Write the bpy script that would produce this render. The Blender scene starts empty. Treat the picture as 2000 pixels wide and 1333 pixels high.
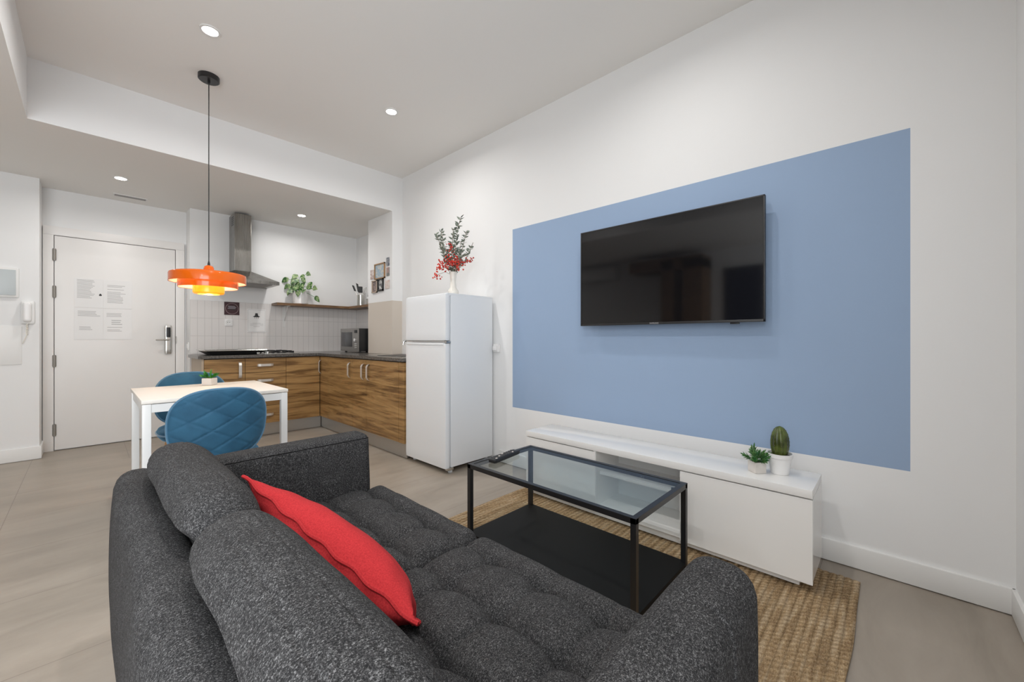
import bpy, bmesh, math, random
from mathutils import Vector, Matrix, noise
random.seed(7)
PI = math.pi
S = bpy.context.scene
COL = S.collection
# ------------------------------------------------------------------ camera
YAW = math.radians(46.527)
cam_d = bpy.data.cameras.new('camera'); cam = bpy.data.objects.new('camera', cam_d); COL.objects.link(cam)
cam.location = (0, 0, 1.08); cam.rotation_euler = (PI/2, 0, -YAW)
cam_d.sensor_width = 36; cam_d.lens = 785/2000*36; cam_d.shift_y = -0.00275; cam_d.clip_start = .02
S.camera = cam
# ------------------------------------------------------------------ world, exposure
S.view_settings.view_transform = 'Standard'; S.view_settings.look = 'None'
S.view_settings.gamma = 1; S.view_settings.use_curve_mapping = False
S.view_settings.exposure = 0.0
w = bpy.data.worlds.new('sky'); S.world = w; w.use_nodes = True
w.node_tree.nodes['Background'].inputs[0].default_value = (.75, .85, 1, 1)
w.node_tree.nodes['Background'].inputs[1].default_value = 1.0
S.cycles.max_bounces = 10; S.cycles.diffuse_bounces = 6; S.cycles.caustics_reflective = False; S.cycles.caustics_refractive = False
# ------------------------------------------------------------------ room numbers
WX = 2.48; ZC = 2.913; ZL = 2.512; XB = -.273; YB = 4.088; YF = -.347
YD = 5.85; YK = 5.609; YJ = 5.55; XL = -2.2; PX = 2.353; PY = 4.65; RX = 2.66
# ------------------------------------------------------------------ large lights
def area(name, loc, rot, sx, sy, power, color=(1, 1, 1), shape='RECTANGLE', spread=PI):
    l = bpy.data.lights.new(name, 'AREA'); l.shape = shape; l.size = sx; l.size_y = sy
    l.energy = power; l.color = color; l.spread = spread
    o = bpy.data.objects.new(name, l); COL.objects.link(o); o.location = loc; o.rotation_euler = rot
    return o
area('window_daylight', (-1.05, YF+.02, 1.5), (PI/2, 0, 0), 1.9, 2.0, 82, (.94, .97, 1.0)).rotation_euler = (-PI/2, 0, PI)
DOWN = [(.5, 2.95, ZC), (1.685, 2.94, ZC), (.5, .88, ZC), (1.685, .88, ZC), (.201, 5.008, ZL), (1.712, 5.0, ZL), (-1.3, 4.9, ZL), (-1.2, .2, ZL)]
DPOW = [10.5, 9, 11, 5.4, 6, 6.4, 3, 8]
for (x, y, z), p in zip(DOWN, DPOW):
    area('downlight_lamp', (x, y, z-.012), (0, 0, 0), .085, .085, p, (1, .98, .955), 'DISK', math.radians(164))
# ------------------------------------------------------------------ material helpers
def mat(name, col=(.8, .8, .8), rough=.5, metal=0, spec=.5, **kw):
    m = bpy.data.materials.new(name); m.use_nodes = True
    b = m.node_tree.nodes['Principled BSDF']
    b.inputs['Base Color'].default_value = (*col, 1); b.inputs['Roughness'].default_value = rough
    b.inputs['Metallic'].default_value = metal; b.inputs['Specular IOR Level'].default_value = spec
    for k, v in kw.items(): b.inputs[k.replace('_', ' ')].default_value = v
    return m
def srgb(r, g, b):
    f = lambda c: (c/255/12.92) if c/255 <= .04045 else ((c/255+.055)/1.055)**2.4
    return (f(r), f(g), f(b))
class N:
    def __init__(s, m):
        s.m = m; s.t = m.node_tree; s.b = s.t.nodes['Principled BSDF']
    def n(s, typ, **kw):
        o = s.t.nodes.new(typ)
        for k, v in kw.items(): setattr(o, k, v)
        return o
    def l(s, a, b): s.t.links.new(a, b)
    def coords(s, scale=(1, 1, 1), kind='Object', rot=(0, 0, 0)):
        tc = s.n('ShaderNodeTexCoord'); mp = s.n('ShaderNodeMapping')
        mp.inputs['Scale'].default_value = scale; mp.inputs['Rotation'].default_value = rot
        s.l(tc.outputs[kind], mp.inputs['Vector']); return mp.outputs['Vector']
    def world(s, scale=(1, 1, 1)):
        g = s.n('ShaderNodeNewGeometry'); mp = s.n('ShaderNodeMapping'); mp.inputs['Scale'].default_value = scale
        s.l(g.outputs['Position'], mp.inputs['Vector']); return mp.outputs['Vector']
    def noise(s, vec, scale=5, detail=4, rough=.5, dist=0):
        o = s.n('ShaderNodeTexNoise'); s.l(vec, o.inputs['Vector'])
        o.inputs['Scale'].default_value = scale; o.inputs['Detail'].default_value = detail
        o.inputs['Roughness'].default_value = rough; o.inputs['Distortion'].default_value = dist
        return o.outputs['Fac']
    def ramp(s, fac, stops):
        r = s.n('ShaderNodeValToRGB'); s.l(fac, r.inputs[0]); e = r.color_ramp.elements
        while len(e) < len(stops): e.new(.5)
        for el, (p, c) in zip(e, stops): el.position = p; el.color = (*c, 1)
        return r.outputs[0]
    def math(s, op, a, b=None, c=None):
        o = s.n('ShaderNodeMath', operation=op)
        for i, v in enumerate((a, b, c)):
            if v is None: continue
            if isinstance(v, (int, float)): o.inputs[i].default_value = v
            else: s.l(v, o.inputs[i])
        return o.outputs[0]
    def mix(s, fac, a, b, blend='MIX'):
        o = s.n('ShaderNodeMix', data_type='RGBA', blend_type=blend)
        for i, v in ((0, fac), (6, a), (7, b)):
            if isinstance(v, (int, float)): o.inputs[i].default_value = v
            elif isinstance(v, tuple): o.inputs[i].default_value = (*v, 1)
            else: s.l(v, o.inputs[i])
        return o.outputs[2]
    def bump(s, h, strength=.3, dist=.01):
        o = s.n('ShaderNodeBump'); o.inputs['Strength'].default_value = strength; o.inputs['Distance'].default_value = dist
        s.l(h, o.inputs['Height']); s.l(o.outputs[0], s.b.inputs['Normal'])
    def color(s, c): s.l(c, s.b.inputs['Base Color'])
M = {}
def wallpaint(name, col):
    m = mat(name, col, .75, spec=.25); n = N(m); v = n.world()
    n.bump(n.noise(v, 90, 3), .06, .003); return m
M['wall'] = wallpaint('white_wall_paint', (.80, .80, .797))
M['ceil'] = wallpaint('ceiling_paint', (.84, .825, .80))
M['blue'] = wallpaint('blue_wall_paint', srgb(150, 171, 199))
M['trim'] = mat('white_trim', (.78, .775, .76), .4)
M['white'] = mat('white_lacquer', (.80, .80, .79), .3)
M['gloss'] = mat('glossy_white_lacquer', (.82, .815, .80), .12)
M['door'] = mat('white_door', (.78, .76, .74), .4)
M['fridge'] = mat('fridge_white', (.76, .78, .80), .32)
M['black'] = mat('black_metal', (.012, .012, .013), .35)
M['blackp'] = mat('black_plastic', (.015, .015, .016), .4)
M['shelfblack'] = mat('black_board', (.006, .006, .006), .6, spec=.2)
M['seam'] = mat('dark_seam', (.006, .006, .006), .9, spec=.1)
M['steel'] = mat('steel', (.62, .61, .58), .25, 1)
M['chrome'] = mat('chrome', (.8, .8, .8), .12, 1)
M['handle'] = mat('satin_handle', (.75, .72, .68), .35, .6)
M['screen'] = mat('tv_screen', (.006, .006, .007), .06, spec=.6)
M['hinge'] = mat('aged_steel', (.28, .26, .235), .45, .7)
M['soil'] = mat('soil', (.05, .035, .025), .9)
M['paper'] = mat('paper', (.80, .79, .78), .6)
M['ink'] = mat('ink_grey', (.43, .42, .42), .7)
M['inkblack'] = mat('ink_black', (.03, .03, .03), .6)
M['potw'] = mat('white_ceramic', (.82, .81, .80), .35)
M['potc'] = mat('concrete_pot', (.66, .62, .58), .8)
M['cream'] = mat('cream_ceramic', (.80, .77, .70), .25)
M['emit'] = mat('lamp_diffuser', (1, 1, 1), .5, Emission_Color=(1, .93, .84, 1), Emission_Strength=22)
M['grille'] = mat('grey_grille', (.35, .34, .33), .6)
# brushed hood
m = mat('brushed_steel', (.50, .48, .45), .3, 1); n = N(m); v = n.world((60, 60, 1.2))
n.l(n.math('MULTIPLY_ADD', n.noise(v, 3, 4), .22, .18), n.b.inputs['Roughness']); n.color(n.ramp(n.noise(n.world((3, 3, 1)), 2, 3), [(.3, (.20, .19, .172)), (.7, (.36, .345, .32))])); M['brushed'] = m
# aluminium plinth
m = mat('aluminium_plinth', (.55, .54, .52), .33, .9); n = N(m); v = n.world((2, 2, 80)); n.bump(n.noise(v, 4, 2), .1, .002); M['plinth'] = m
# floor tiles
m = mat('stone_floor_tiles', (.5, .46, .42), .36, spec=.45); n = N(m); v = n.world()
sep = n.n('ShaderNodeSeparateXYZ'); n.l(v, sep.inputs[0])
def groove(n, s, off, pitch, wdt):
    f = n.math('FRACT', n.math('DIVIDE', n.math('SUBTRACT', s, off-wdt/2), pitch)); return n.math('LESS_THAN', f, wdt/pitch)
gx = n.math('MAXIMUM', groove(n, sep.outputs[0], -.34-9, 3.0, .0036), n.math('MULTIPLY', groove(n, sep.outputs[0], .257-9, 3.0, .0036), n.math('GREATER_THAN', sep.outputs[1], 5.005))); gy = groove(n, sep.outputs[1], 2.033-12*.5945, .5945, .0032)
g = n.math('MAXIMUM', gx, gy)
st = n.noise(n.world((.7, 2.6, 1)), 2.2, 7, .62, .6); cl = n.noise(n.world((1, 1, 1)), 1.1, 3)
ix = n.math('FLOOR', n.math('DIVIDE', n.math('SUBTRACT', sep.outputs[0], -.34), .597)); iy = n.math('FLOOR', n.math('DIVIDE', n.math('SUBTRACT', sep.outputs[1], 2.033-.5945*8), .5945))
cmb = n.n('ShaderNodeCombineXYZ'); n.l(ix, cmb.inputs[0]); n.l(iy, cmb.inputs[1]); wn = n.n('ShaderNodeTexWhiteNoise'); n.l(cmb.outputs[0], wn.inputs['Vector'])
c = n.ramp(st, [(.30, (.265, .225, .178)), (.5, (.335, .286, .232)), (.72, (.40, .347, .288))])
c = n.mix(n.math('MULTIPLY', cl, .35), c, (.30, .27, .238)); c = n.mix(n.math('MULTIPLY', wn.outputs['Value'], .14), c, (.24, .21, .18))
c = n.mix(n.math('MULTIPLY', g, .62), c, (.16, .13, .11)); n.color(c)
n.l(n.math('MULTIPLY_ADD', st, .2, .3), n.b.inputs['Roughness']); M['floor'] = m
# white kitchen tiles
def tile_mat(name, col, grout, px, pz, wd, rough=.15, ax=0):
    m = mat(name, col, rough); n = N(m); v = n.world(); sp = n.n('ShaderNodeSeparateXYZ'); n.l(v, sp.inputs[0])
    a = n.math('ADD', sp.outputs[0], sp.outputs[1])
    g = n.math('MAXIMUM', groove(n, a, -10, px, wd), groove(n, sp.outputs[2], 1.505-pz*12, pz, wd))
    n.color(n.mix(n.math('MULTIPLY', g, .5), col, grout)); n.bump(n.math('SUBTRACT', 1, g), .25, .003); return m
M['carcass'] = mat('gap_shade_carcass', (.035, .025, .018), .7)  # carcass coloured dark to paint shade into the gaps between the fronts
M['tile'] = tile_mat('white_kitchen_tile', (.74, .71, .69), (.42, .40, .385), .065, .2, .004)
M['tileb'] = tile_mat('beige_tile', (.62, .555, .485), (.56, .50, .44), .9, .62, .002, .3)
# walnut wood
def wood(name, ramp, scl, rot=(0, 0, 0), rough=.42):
    m = mat(name, (.3, .2, .1), rough); n = N(m); v = n.world(scl)
    a = n.noise(v, 2.1, 6, .58, 1.1); b = n.noise(n.world((scl[0]*.5, scl[1]*.5, scl[2]*.35)), 3.0, 4, .6, 1.2)
    f = n.math('ADD', n.math('MULTIPLY', a, .65), n.math('MULTIPLY', b, .35)); n.color(n.ramp(f, ramp)); n.bump(a, .08, .002); return m
wr = [(.32, (.075, .034, .010)), (.41, (.175, .092, .031)), (.49, (.31, .178, .066)), (.57, (.43, .262, .105)), (.70, (.31, .172, .062))]
M['wood'] = wood('walnut_front', wr, (.65, .65, 10))
M['shelfwood'] = wood('shelf_wood', [(.35, (.09, .045, .02)), (.55, (.20, .11, .05)), (.7, (.30, .18, .09))], (2, 2, 20))
M['legwood'] = wood('leg_wood', [(.35, (.35, .18, .07)), (.65, (.58, .34, .16))], (14, 14, 2))
M['panelside'] = mat('cabinet_side_beige', (.46, .37, .28), .5)
m = mat('dark_worktop', (.09, .085, .08), .22); n = N(m); n.color(n.ramp(n.noise(n.world(), 60, 5), [(.35, (.075, .068, .062)), (.65, (.14, .13, .12))])); M['counter'] = m
m = mat('table_top_white', (.80, .76, .70), .35); M['ttop'] = m
# sofa fabric
def fabric(name, stops, sc=400, bumpd=.0022):
    m = mat(name, stops[1][1], .95, spec=.1); n = N(m); v = n.world()
    a = n.noise(v, sc*1.5, 2, .7, .2); b = n.noise(n.world((1, 1.3, .8)), sc*.6, 2, .6, .3); c_ = n.noise(v, 22, 2)
    f = n.math('ADD', n.math('MULTIPLY', a, .62), n.math('MULTIPLY', b, .38)); f = n.math('ADD', f, n.math('MULTIPLY', n.math('SUBTRACT', c_, .5), .05))
    n.color(n.ramp(f, stops)); n.bump(f, .14, bumpd); return m
M['fabric'] = fabric('charcoal_felt', [(.36, (.012, .012, .013)), (.46, (.026, .0255, .026)), (.54, (.056, .055, .056)), (.66, (.21, .208, .21))])
m = mat('red_cotton', (.53, .035, .04), .9, spec=.15); n = N(m); v = n.coords((260, 260, 260)); a = n.noise(v, 1.2, 2)
n.color(n.ramp(a, [(.3, (.40, .024, .029)), (.7, (.56, .040, .044))])); n.bump(a, .35, .002); M['red'] = m
m = mat('blue_velvet', (.035, .13, .235), .7, spec=.25, Sheen_Weight=.55, Sheen_Roughness=.35); n = N(m); a = n.noise(n.coords(), 9, 4)
m.node_tree.nodes['Principled BSDF'].inputs['Sheen Tint'].default_value = (.3, .6, .85, 1)
n.color(n.ramp(a, [(.35, (.021, .080, .145)), (.65, (.032, .118, .205))])); n.bump(n.noise(n.coords(), 300, 2), .1, .001); M['velvet'] = m
M['velvetd'] = mat('blue_velvet_piping', (.06, .17, .28), .7, Sheen_Weight=.5)
# jute
m = mat('braided_jute', (.5, .33, .17), .95, spec=.1); n = N(m); v = n.world((70, 150, 60)); a = n.noise(v, 1.5, 3, .7, .8); b = n.noise(n.world((5, 38.5, 1)), 1, 3, .6)
wv = n.n('ShaderNodeTexWave', wave_type='BANDS', bands_direction='DIAGONAL'); n.l(n.world((1, .55, 1)), wv.inputs['Vector']); wv.inputs['Scale'].default_value = 24; wv.inputs['Distortion'].default_value = 5; wv.inputs['Detail'].default_value = 2
sp = n.n('ShaderNodeSeparateXYZ'); n.l(n.world(), sp.inputs[0]); row = n.math('ABSOLUTE', n.math('SINE', n.math('MULTIPLY', n.math('SUBTRACT', sp.outputs[1], .105), PI/((1.92-.105)/69))))
base = n.mix(.45, n.ramp(a, [(.32, (.10, .058, .026)), (.44, (.33, .22, .12)), (.55, (.50, .365, .22)), (.68, (.68, .54, .37))]), n.ramp(b, [(.38, (.24, .155, .08)), (.5, (.50, .35, .19)), (.62, (.66, .53, .36))]))
base = n.mix(n.math('MULTIPLY', n.math('SUBTRACT', 1, wv.outputs['Fac']), .35), base, (.16, .095, .045)); base = n.mix(n.math('MULTIPLY', n.math('SUBTRACT', 1, n.math('SQRT', row)), .5), base, (.05, .03, .015)); n.color(base)
n.bump(n.math('ADD', a, n.math('MULTIPLY', wv.outputs['Fac'], .6)), .8, .006); M['jute'] = m
# orange lamp
m = mat('orange_lacquer', (.74, .128, .006), .12, Transmission_Weight=0.0); M['orange'] = m
m = mat('orange_diffuser', (1.0, .42, .02), .25, Emission_Color=(1.0, .36, .01, 1), Emission_Strength=.55); M['amber'] = m
M['lampwhite'] = mat('shade_lining', (.95, .90, .82), .5)
M['bulb'] = mat('bulb_glow', (1, 1, 1), .5, Emission_Color=(1, .86, .62, 1), Emission_Strength=14)
# glass
m = bpy.data.materials.new('clear_glass'); m.use_nodes = True; t = m.node_tree; t.nodes.clear()
out = t.nodes.new('ShaderNodeOutputMaterial'); mx = t.nodes.new('ShaderNodeMixShader'); tr = t.nodes.new('ShaderNodeBsdfTransparent'); gl = t.nodes.new('ShaderNodeBsdfGlossy'); fr = t.nodes.new('ShaderNodeFresnel')
tr.inputs[0].default_value = (.90, .945, .95, 1); gl.inputs['Roughness'].default_value = .02; fr.inputs[0].default_value = 1.5
gg = t.nodes.new('ShaderNodeNewGeometry'); ml = t.nodes.new('ShaderNodeMath'); ml.operation = 'MULTIPLY'; sb = t.nodes.new('ShaderNodeMath'); sb.operation = 'SUBTRACT'; sb.inputs[0].default_value = 1; t.links.new(gg.outputs['Backfacing'], sb.inputs[1]); t.links.new(fr.outputs[0], ml.inputs[0]); t.links.new(sb.outputs[0], ml.inputs[1]); t.links.new(ml.outputs[0], mx.inputs[0]); t.links.new(tr.outputs[0], mx.inputs[1]); t.links.new(gl.outputs[0], mx.inputs[2]); t.links.new(mx.outputs[0], out.inputs[0]); M['glass'] = m
# leaves
def leafmat(name, a, b, sc=60, rough=.45):
    m = mat(name, a, rough); n = N(m); n.color(n.ramp(n.noise(n.coords(), sc, 3), [(.42, a), (.58, b)])); return m
M['leafvar'] = leafmat('variegated_leaf', (.018, .085, .012), (.26, .34, .16), 38)
M['leafgreen'] = leafmat('green_leaf', (.02, .16, .025), (.08, .34, .05), 40)
M['leafgrey'] = leafmat('grey_green_leaf', (.12, .15, .12), (.22, .25, .20), 60, .7)
M['leafdark'] = leafmat('succulent_leaf', (.025, .15, .04), (.12, .26, .07), 30)
M['stem'] = mat('stem', (.16, .13, .08), .7)
M['berry'] = leafmat('red_berry', (.42, .012, .012), (.68, .05, .02), 50, .3)
M['cactus'] = leafmat('cactus_green', (.035, .05, .01), (.09, .12, .025), 18, .25)

# ------------------------------------------------------------------ mesh builder
def tag(o, label=None, cat=None, group=None, kind=None):
    for k, v in (('label', label), ('category', cat), ('group', group), ('kind', kind)):
        if v: o[k] = v
    return o
class B:
    """collects shapes; build() links them as one mesh object"""
    def __init__(s): s.bm = bmesh.new()
    def _add(s, tmp, mtx=None):
        if mtx is not None: bmesh.ops.transform(tmp, matrix=mtx, verts=tmp.verts)
        me = bpy.data.meshes.new('tmp'); tmp.to_mesh(me); tmp.free(); s.bm.from_mesh(me); bpy.data.meshes.remove(me); return s
    def box(s, x0, x1, y0, y1, z0, z1, bev=0, seg=2, mtx=None):
        t = bmesh.new(); bmesh.ops.create_cube(t, size=1)
        for v in t.verts: v.co = Vector(((x0+x1)/2+v.co.x*(x1-x0), (y0+y1)/2+v.co.y*(y1-y0), (z0+z1)/2+v.co.z*(z1-z0)))
        if bev: bmesh.ops.bevel(t, geom=list(t.edges), offset=bev, segments=seg, profile=.6, affect='EDGES')
        return s._add(t, mtx)
    def lathe(s, prof, seg=32, center=(0, 0, 0), mtx=None, cap=True):
        t = bmesh.new(); rings = []
        for r, z in prof:
            if r < 1e-5: rings.append([t.verts.new((0, 0, z))]); continue
            rings.append([t.verts.new((r*math.cos(2*PI*i/seg), r*math.sin(2*PI*i/seg), z)) for i in range(seg)])
        for a, b in zip(rings, rings[1:]):
            for i in range(seg):
                j = (i+1) % seg
                if len(a) == 1 and len(b) == 1: continue
                if len(a) == 1: t.faces.new((a[0], b[i], b[j]))
                elif len(b) == 1: t.faces.new((a[i], a[j], b[0]))
                else: t.faces.new((a[i], a[j], b[j], b[i]))
        if cap:
            for r in (rings[0], rings[-1]):
                if len(r) > 2:
                    try: t.faces.new(r)
                    except ValueError: pass
        bmesh.ops.recalc_face_normals(t, faces=t.faces)
        m4 = Matrix.Translation(center)
        return s._add(t, (mtx or Matrix()) @ m4)
    def tube(s, pts, r, seg=8, closed=False):
        t = bmesh.new(); pts = [Vector(p) for p in pts]; n = len(pts); rings = []
        rr = r if isinstance(r, (list, tuple)) else [r]*n
        prev = None
        for i, p in enumerate(pts):
            if closed: d = pts[(i+1) % n]-pts[i-1]
            else: d = pts[min(i+1, n-1)]-pts[max(i-1, 0)]
            d.normalize()
            if prev is None: a = d.orthogonal().normalized()
            else:
                a = prev - d*prev.dot(d)
                a = a.normalized() if a.length > 1e-6 else d.orthogonal().normalized()
            prev = a; b = d.cross(a)
            rings.append([t.verts.new(p+(a*math.cos(2*PI*k/seg)+b*math.sin(2*PI*k/seg))*rr[i]) for k in range(seg)])
        prs = list(zip(rings, rings[1:]))+([(rings[-1], rings[0])] if closed else [])
        for A, Bq in prs:
            for k in range(seg):
                j = (k+1) % seg; t.faces.new((A[k], A[j], Bq[j], Bq[k]))
        if not closed: t.faces.new(rings[0][::-1]); t.faces.new(rings[-1])
        bmesh.ops.recalc_face_normals(t, faces=t.faces); return s._add(t)
    def poly(s, pts, mi=0):
        f = s.bm.faces.new([s.bm.verts.new(p) for p in pts]); f.material_index = mi; return s
    def prism(s, pts, ext):
        """closed polygon pts extruded by vector ext"""
        t = bmesh.new(); e = Vector(ext); a = [t.verts.new(p) for p in pts]; b = [t.verts.new(Vector(p)+e) for p in pts]
        t.faces.new(a[::-1]); t.faces.new(b); n = len(a)
        for i in range(n): t.faces.new((a[i], a[(i+1) % n], b[(i+1) % n], b[i]))
        bmesh.ops.recalc_face_normals(t, faces=t.faces); return s._add(t)
    def cushion(s, x0, x1, y0, y1, z0, z1, r=.05, nx=24, ny=24, nz=8, fn=None, mtx=None):
        hx, hy, hz = (x1-x0)/2, (y1-y0)/2, (z1-z0)/2; c = Vector(((x0+x1)/2, (y0+y1)/2, (z0+z1)/2)); t = bmesh.new()
        def face(ax, sg):
            u, v = [(1, 2), (2, 0), (0, 1)][ax]; nn = (nx, ny, nz); H = (hx, hy, hz); rr = min(r, .999*min(H))
            def lin(k, cnt):   # denser near the rim
                q = -1+2*k/cnt; return q
            g = []
            for i in range(nn[u]+1):
                row = []
                for j in range(nn[v]+1):
                    p = [0, 0, 0]; p[ax] = sg*H[ax]; p[u] = lin(i, nn[u])*H[u]; p[v] = lin(j, nn[v])*H[v]
                    q = [max(-(H[k]-rr), min(H[k]-rr, p[k])) for k in range(3)]
                    dv = Vector(p)-Vector(q)
                    co = Vector(q)+(dv.normalized()*rr if dv.length > 1e-9 else dv)
                    row.append(t.verts.new(co))
                g.append(row)
            for i in range(nn[u]):
                for j in range(nn[v]):
                    q = (g[i][j], g[i+1][j], g[i+1][j+1], g[i][j+1]); t.faces.new(q if sg > 0 else q[::-1])
        for ax in range(3):
            for sg in (-1, 1): face(ax, sg)
        bmesh.ops.remove_doubles(t, verts=t.verts, dist=1e-5)
        if fn:
            for v in t.verts: v.co = fn(v.co.copy(), hx, hy, hz)
        for v in t.verts: v.co += c
        return s._add(t, mtx)
    def build(s, name, m, parent=None, smooth=True, loc=None, sub=0):
        me = bpy.data.meshes.new(name); off = Vector((0, 0, 0))
        if parent is not None and parent.get('_w'):
            off = Vector(parent['_w'])
        if loc is not None: off = Vector(loc)
        if off.length: bmesh.ops.translate(s.bm, verts=s.bm.verts, vec=-off)
        bmesh.ops.recalc_face_normals(s.bm, faces=s.bm.faces)
        s.bm.to_mesh(me); s.bm.free()
        for mm in (m if isinstance(m, (list, tuple)) else [m]): me.materials.append(mm)
        o = bpy.data.objects.new(name, me); COL.objects.link(o)
        if parent is not None:
            o.parent = parent
            if parent.get('_w'): o['_w'] = parent['_w']
        if loc is not None: o.location = loc
        if smooth:
            me.shade_smooth()
            try: me.set_sharp_from_angle(angle=math.radians(35))
            except Exception: pass
        return o
def thing(name, label, cat, loc=(0, 0, 0), rz=0, group=None):
    """Empty at the base; children meshes are given in world coordinates (rz applied after)"""
    o = bpy.data.objects.new(name, None); COL.objects.link(o); o.location = loc; o.rotation_euler = (0, 0, rz)
    o.empty_display_size = .05; o['_w'] = tuple(loc); return tag(o, label, cat, group)
def local(name, label, cat, loc, rot=(0, 0, 0), group=None):
    """Empty whose children are given in local coordinates"""
    o = bpy.data.objects.new(name, None); COL.objects.link(o); o.location = loc; o.rotation_euler = rot
    o.empty_display_size = .05; return tag(o, label, cat, group)
def struct(o): o['kind'] = 'structure'; return o
def copy_tree(o, parent=None):
    c = o.copy(); COL.objects.link(c)
    if parent is not None: c.parent = parent
    for ch in list(o.children): copy_tree(ch, c)
    return c

# ================================================================== ROOM
b = B(); b.poly([(XL, YF, 0), (3.0, YF, 0), (3.0, YD+.1, 0), (XL, YD+.1, 0)]); struct(b.build('floor', M['floor'], smooth=False))
# right wall with the blue painted field, the pillar and the recess by the kitchen
b = B(); by0, by1, bz0, bz1 = -.055, 2.344, .495, 2.003
ys = [YF, by0, by1, YB]; zs = [0, bz0, bz1, ZC]
for i in range(3):
    for j in range(3):
        b.poly([(WX, ys[i], zs[j]), (WX, ys[i+1], zs[j]), (WX, ys[i+1], zs[j+1]), (WX, ys[i], zs[j+1])], 1 if (i == 1 and j == 1) else 0)
TZ = 1.505
b.poly([(WX, YB, TZ), (PX, YB, TZ), (PX, YB, ZL), (WX, YB, ZL)]); b.poly([(WX, YB, 0), (PX, YB, 0), (PX, YB, TZ), (WX, YB, TZ)], 2)
b.poly([(PX, YB, TZ), (PX, PY, TZ), (PX, PY, ZL), (PX, YB, ZL)]); b.poly([(PX, YB, 0), (PX, PY, 0), (PX, PY, TZ), (PX, YB, TZ)], 2)
b.poly([(PX, PY, 0), (RX, PY, 0), (RX, PY, ZL), (PX, PY, ZL)])
b.poly([(RX, PY, TZ), (RX, YK, TZ), (RX, YK, ZL), (RX, PY, ZL)]); b.poly([(RX, PY, 0), (RX, YK, 0), (RX, YK, TZ), (RX, PY, TZ)], 3)
struct(b.build('wall_right', [M['wall'], M['blue'], M['tileb'], M['tile']], smooth=False))
# back wall: hall return, door wall, kitchen wall
b = B(); XJ = -.30; XK = .770
b.poly([(XL, YJ, 0), (XJ, YJ, 0), (XJ, YJ, ZL), (XL, YJ, ZL)]); b.poly([(XJ, YJ, 0), (XJ, YD, 0), (XJ, YD, ZL), (XJ, YJ, ZL)])
b.poly([(XJ, YD, 0), (XK, YD, 0), (XK, YD, ZL), (XJ, YD, ZL)]); b.poly([(XK, YD, 0), (XK, YK, 0), (XK, YK, ZL), (XK, YD, ZL)])
b.poly([(XK, YK, TZ), (RX, YK, TZ), (RX, YK, ZL), (XK, YK, ZL)]); b.poly([(XK, YK, 0), (RX, YK, 0), (RX, YK, TZ), (XK, YK, TZ)], 1)
struct(b.build('wall_back', [M['wall'], M['tile']], smooth=False))
b = B(); b.poly([(XL, YF, 0), (XL, YJ, 0), (XL, YJ, ZL), (XL, YF, ZL)]); struct(b.build('wall_left', M['wall'], smooth=False))
# front wall behind the camera with its window opening
wx0, wx1, wz0, wz1 = -2.0, -.1, .5, 2.5
b = B()
for x0, x1, z0, z1 in ((XL, wx0, 0, ZC), (wx1, WX, 0, ZC), (wx0, wx1, 0, wz0), (wx0, wx1, wz1, ZC)):
    b.poly([(x0, YF, z0), (x1, YF, z0), (x1, YF, z1), (x0, YF, z1)])
struct(b.build('wall_front', M['wall'], smooth=False))
b = B(); fw = .06
for x0, x1, z0, z1 in ((wx0, wx0+fw, wz0, wz1), (wx1-fw, wx1, wz0, wz1), (-1.05-fw, -1.05+fw, wz0, wz1), (wx0, wx1, wz0, wz0+fw), (wx0, wx1, wz1-fw, wz1)):
    b.box(x0, x1, YF-.06, YF+.0, z0, z1)
wnd = struct(b.build('window_1', M['trim'], smooth=False)); gb = B(); gb.box(wx0, wx1, YF-.035, YF-.03, wz0, wz1); gb.build('pane', M['glass'], wnd)
# ceiling: raised field, step faces and lower field
b = B()
b.poly([(XB, YF, ZC), (WX, YF, ZC), (WX, YB, ZC), (XB, YB, ZC)])
b.poly([(XL, YF, ZL), (XB, YF, ZL), (XB, YD, ZL), (XL, YD, ZL)]); b.poly([(XB, YB, ZL), (RX, YB, ZL), (RX, YD, ZL), (XB, YD, ZL)])
b.poly([(XB, YF, ZL), (XB, YB, ZL), (XB, YB, ZC), (XB, YF, ZC)], 1); b.poly([(XB, YB, ZL), (WX, YB, ZL), (WX, YB, ZC), (XB, YB, ZC)], 1)
struct(b.build('ceiling', [M['ceil'], M['wall']], smooth=False))
# baseboards
b = B(); b.box(WX-.013, WX+.01, YF, 2.5, .004, .105, .003); struct(b.build('baseboard_right', M['trim']))
b = B(); b.box(XL, XJ+.012, YJ-.013, YJ+.01, .004, .115, .003); b.box(XJ-.01, XJ+.0135, YJ-.0118, YD-.02, .0045, .1145, .003); struct(b.build('baseboard_back', M['trim']))
b = B(); b.box(1.9, WX, YF-.01, YF+.013, .004, .105, .003); struct(b.build('baseboard_front', M['trim']))
b = B(); b.box(XL-.01, XL+.013, YF, YJ, .004, .105, .003); struct(b.build('baseboard_left', M['trim']))
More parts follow.
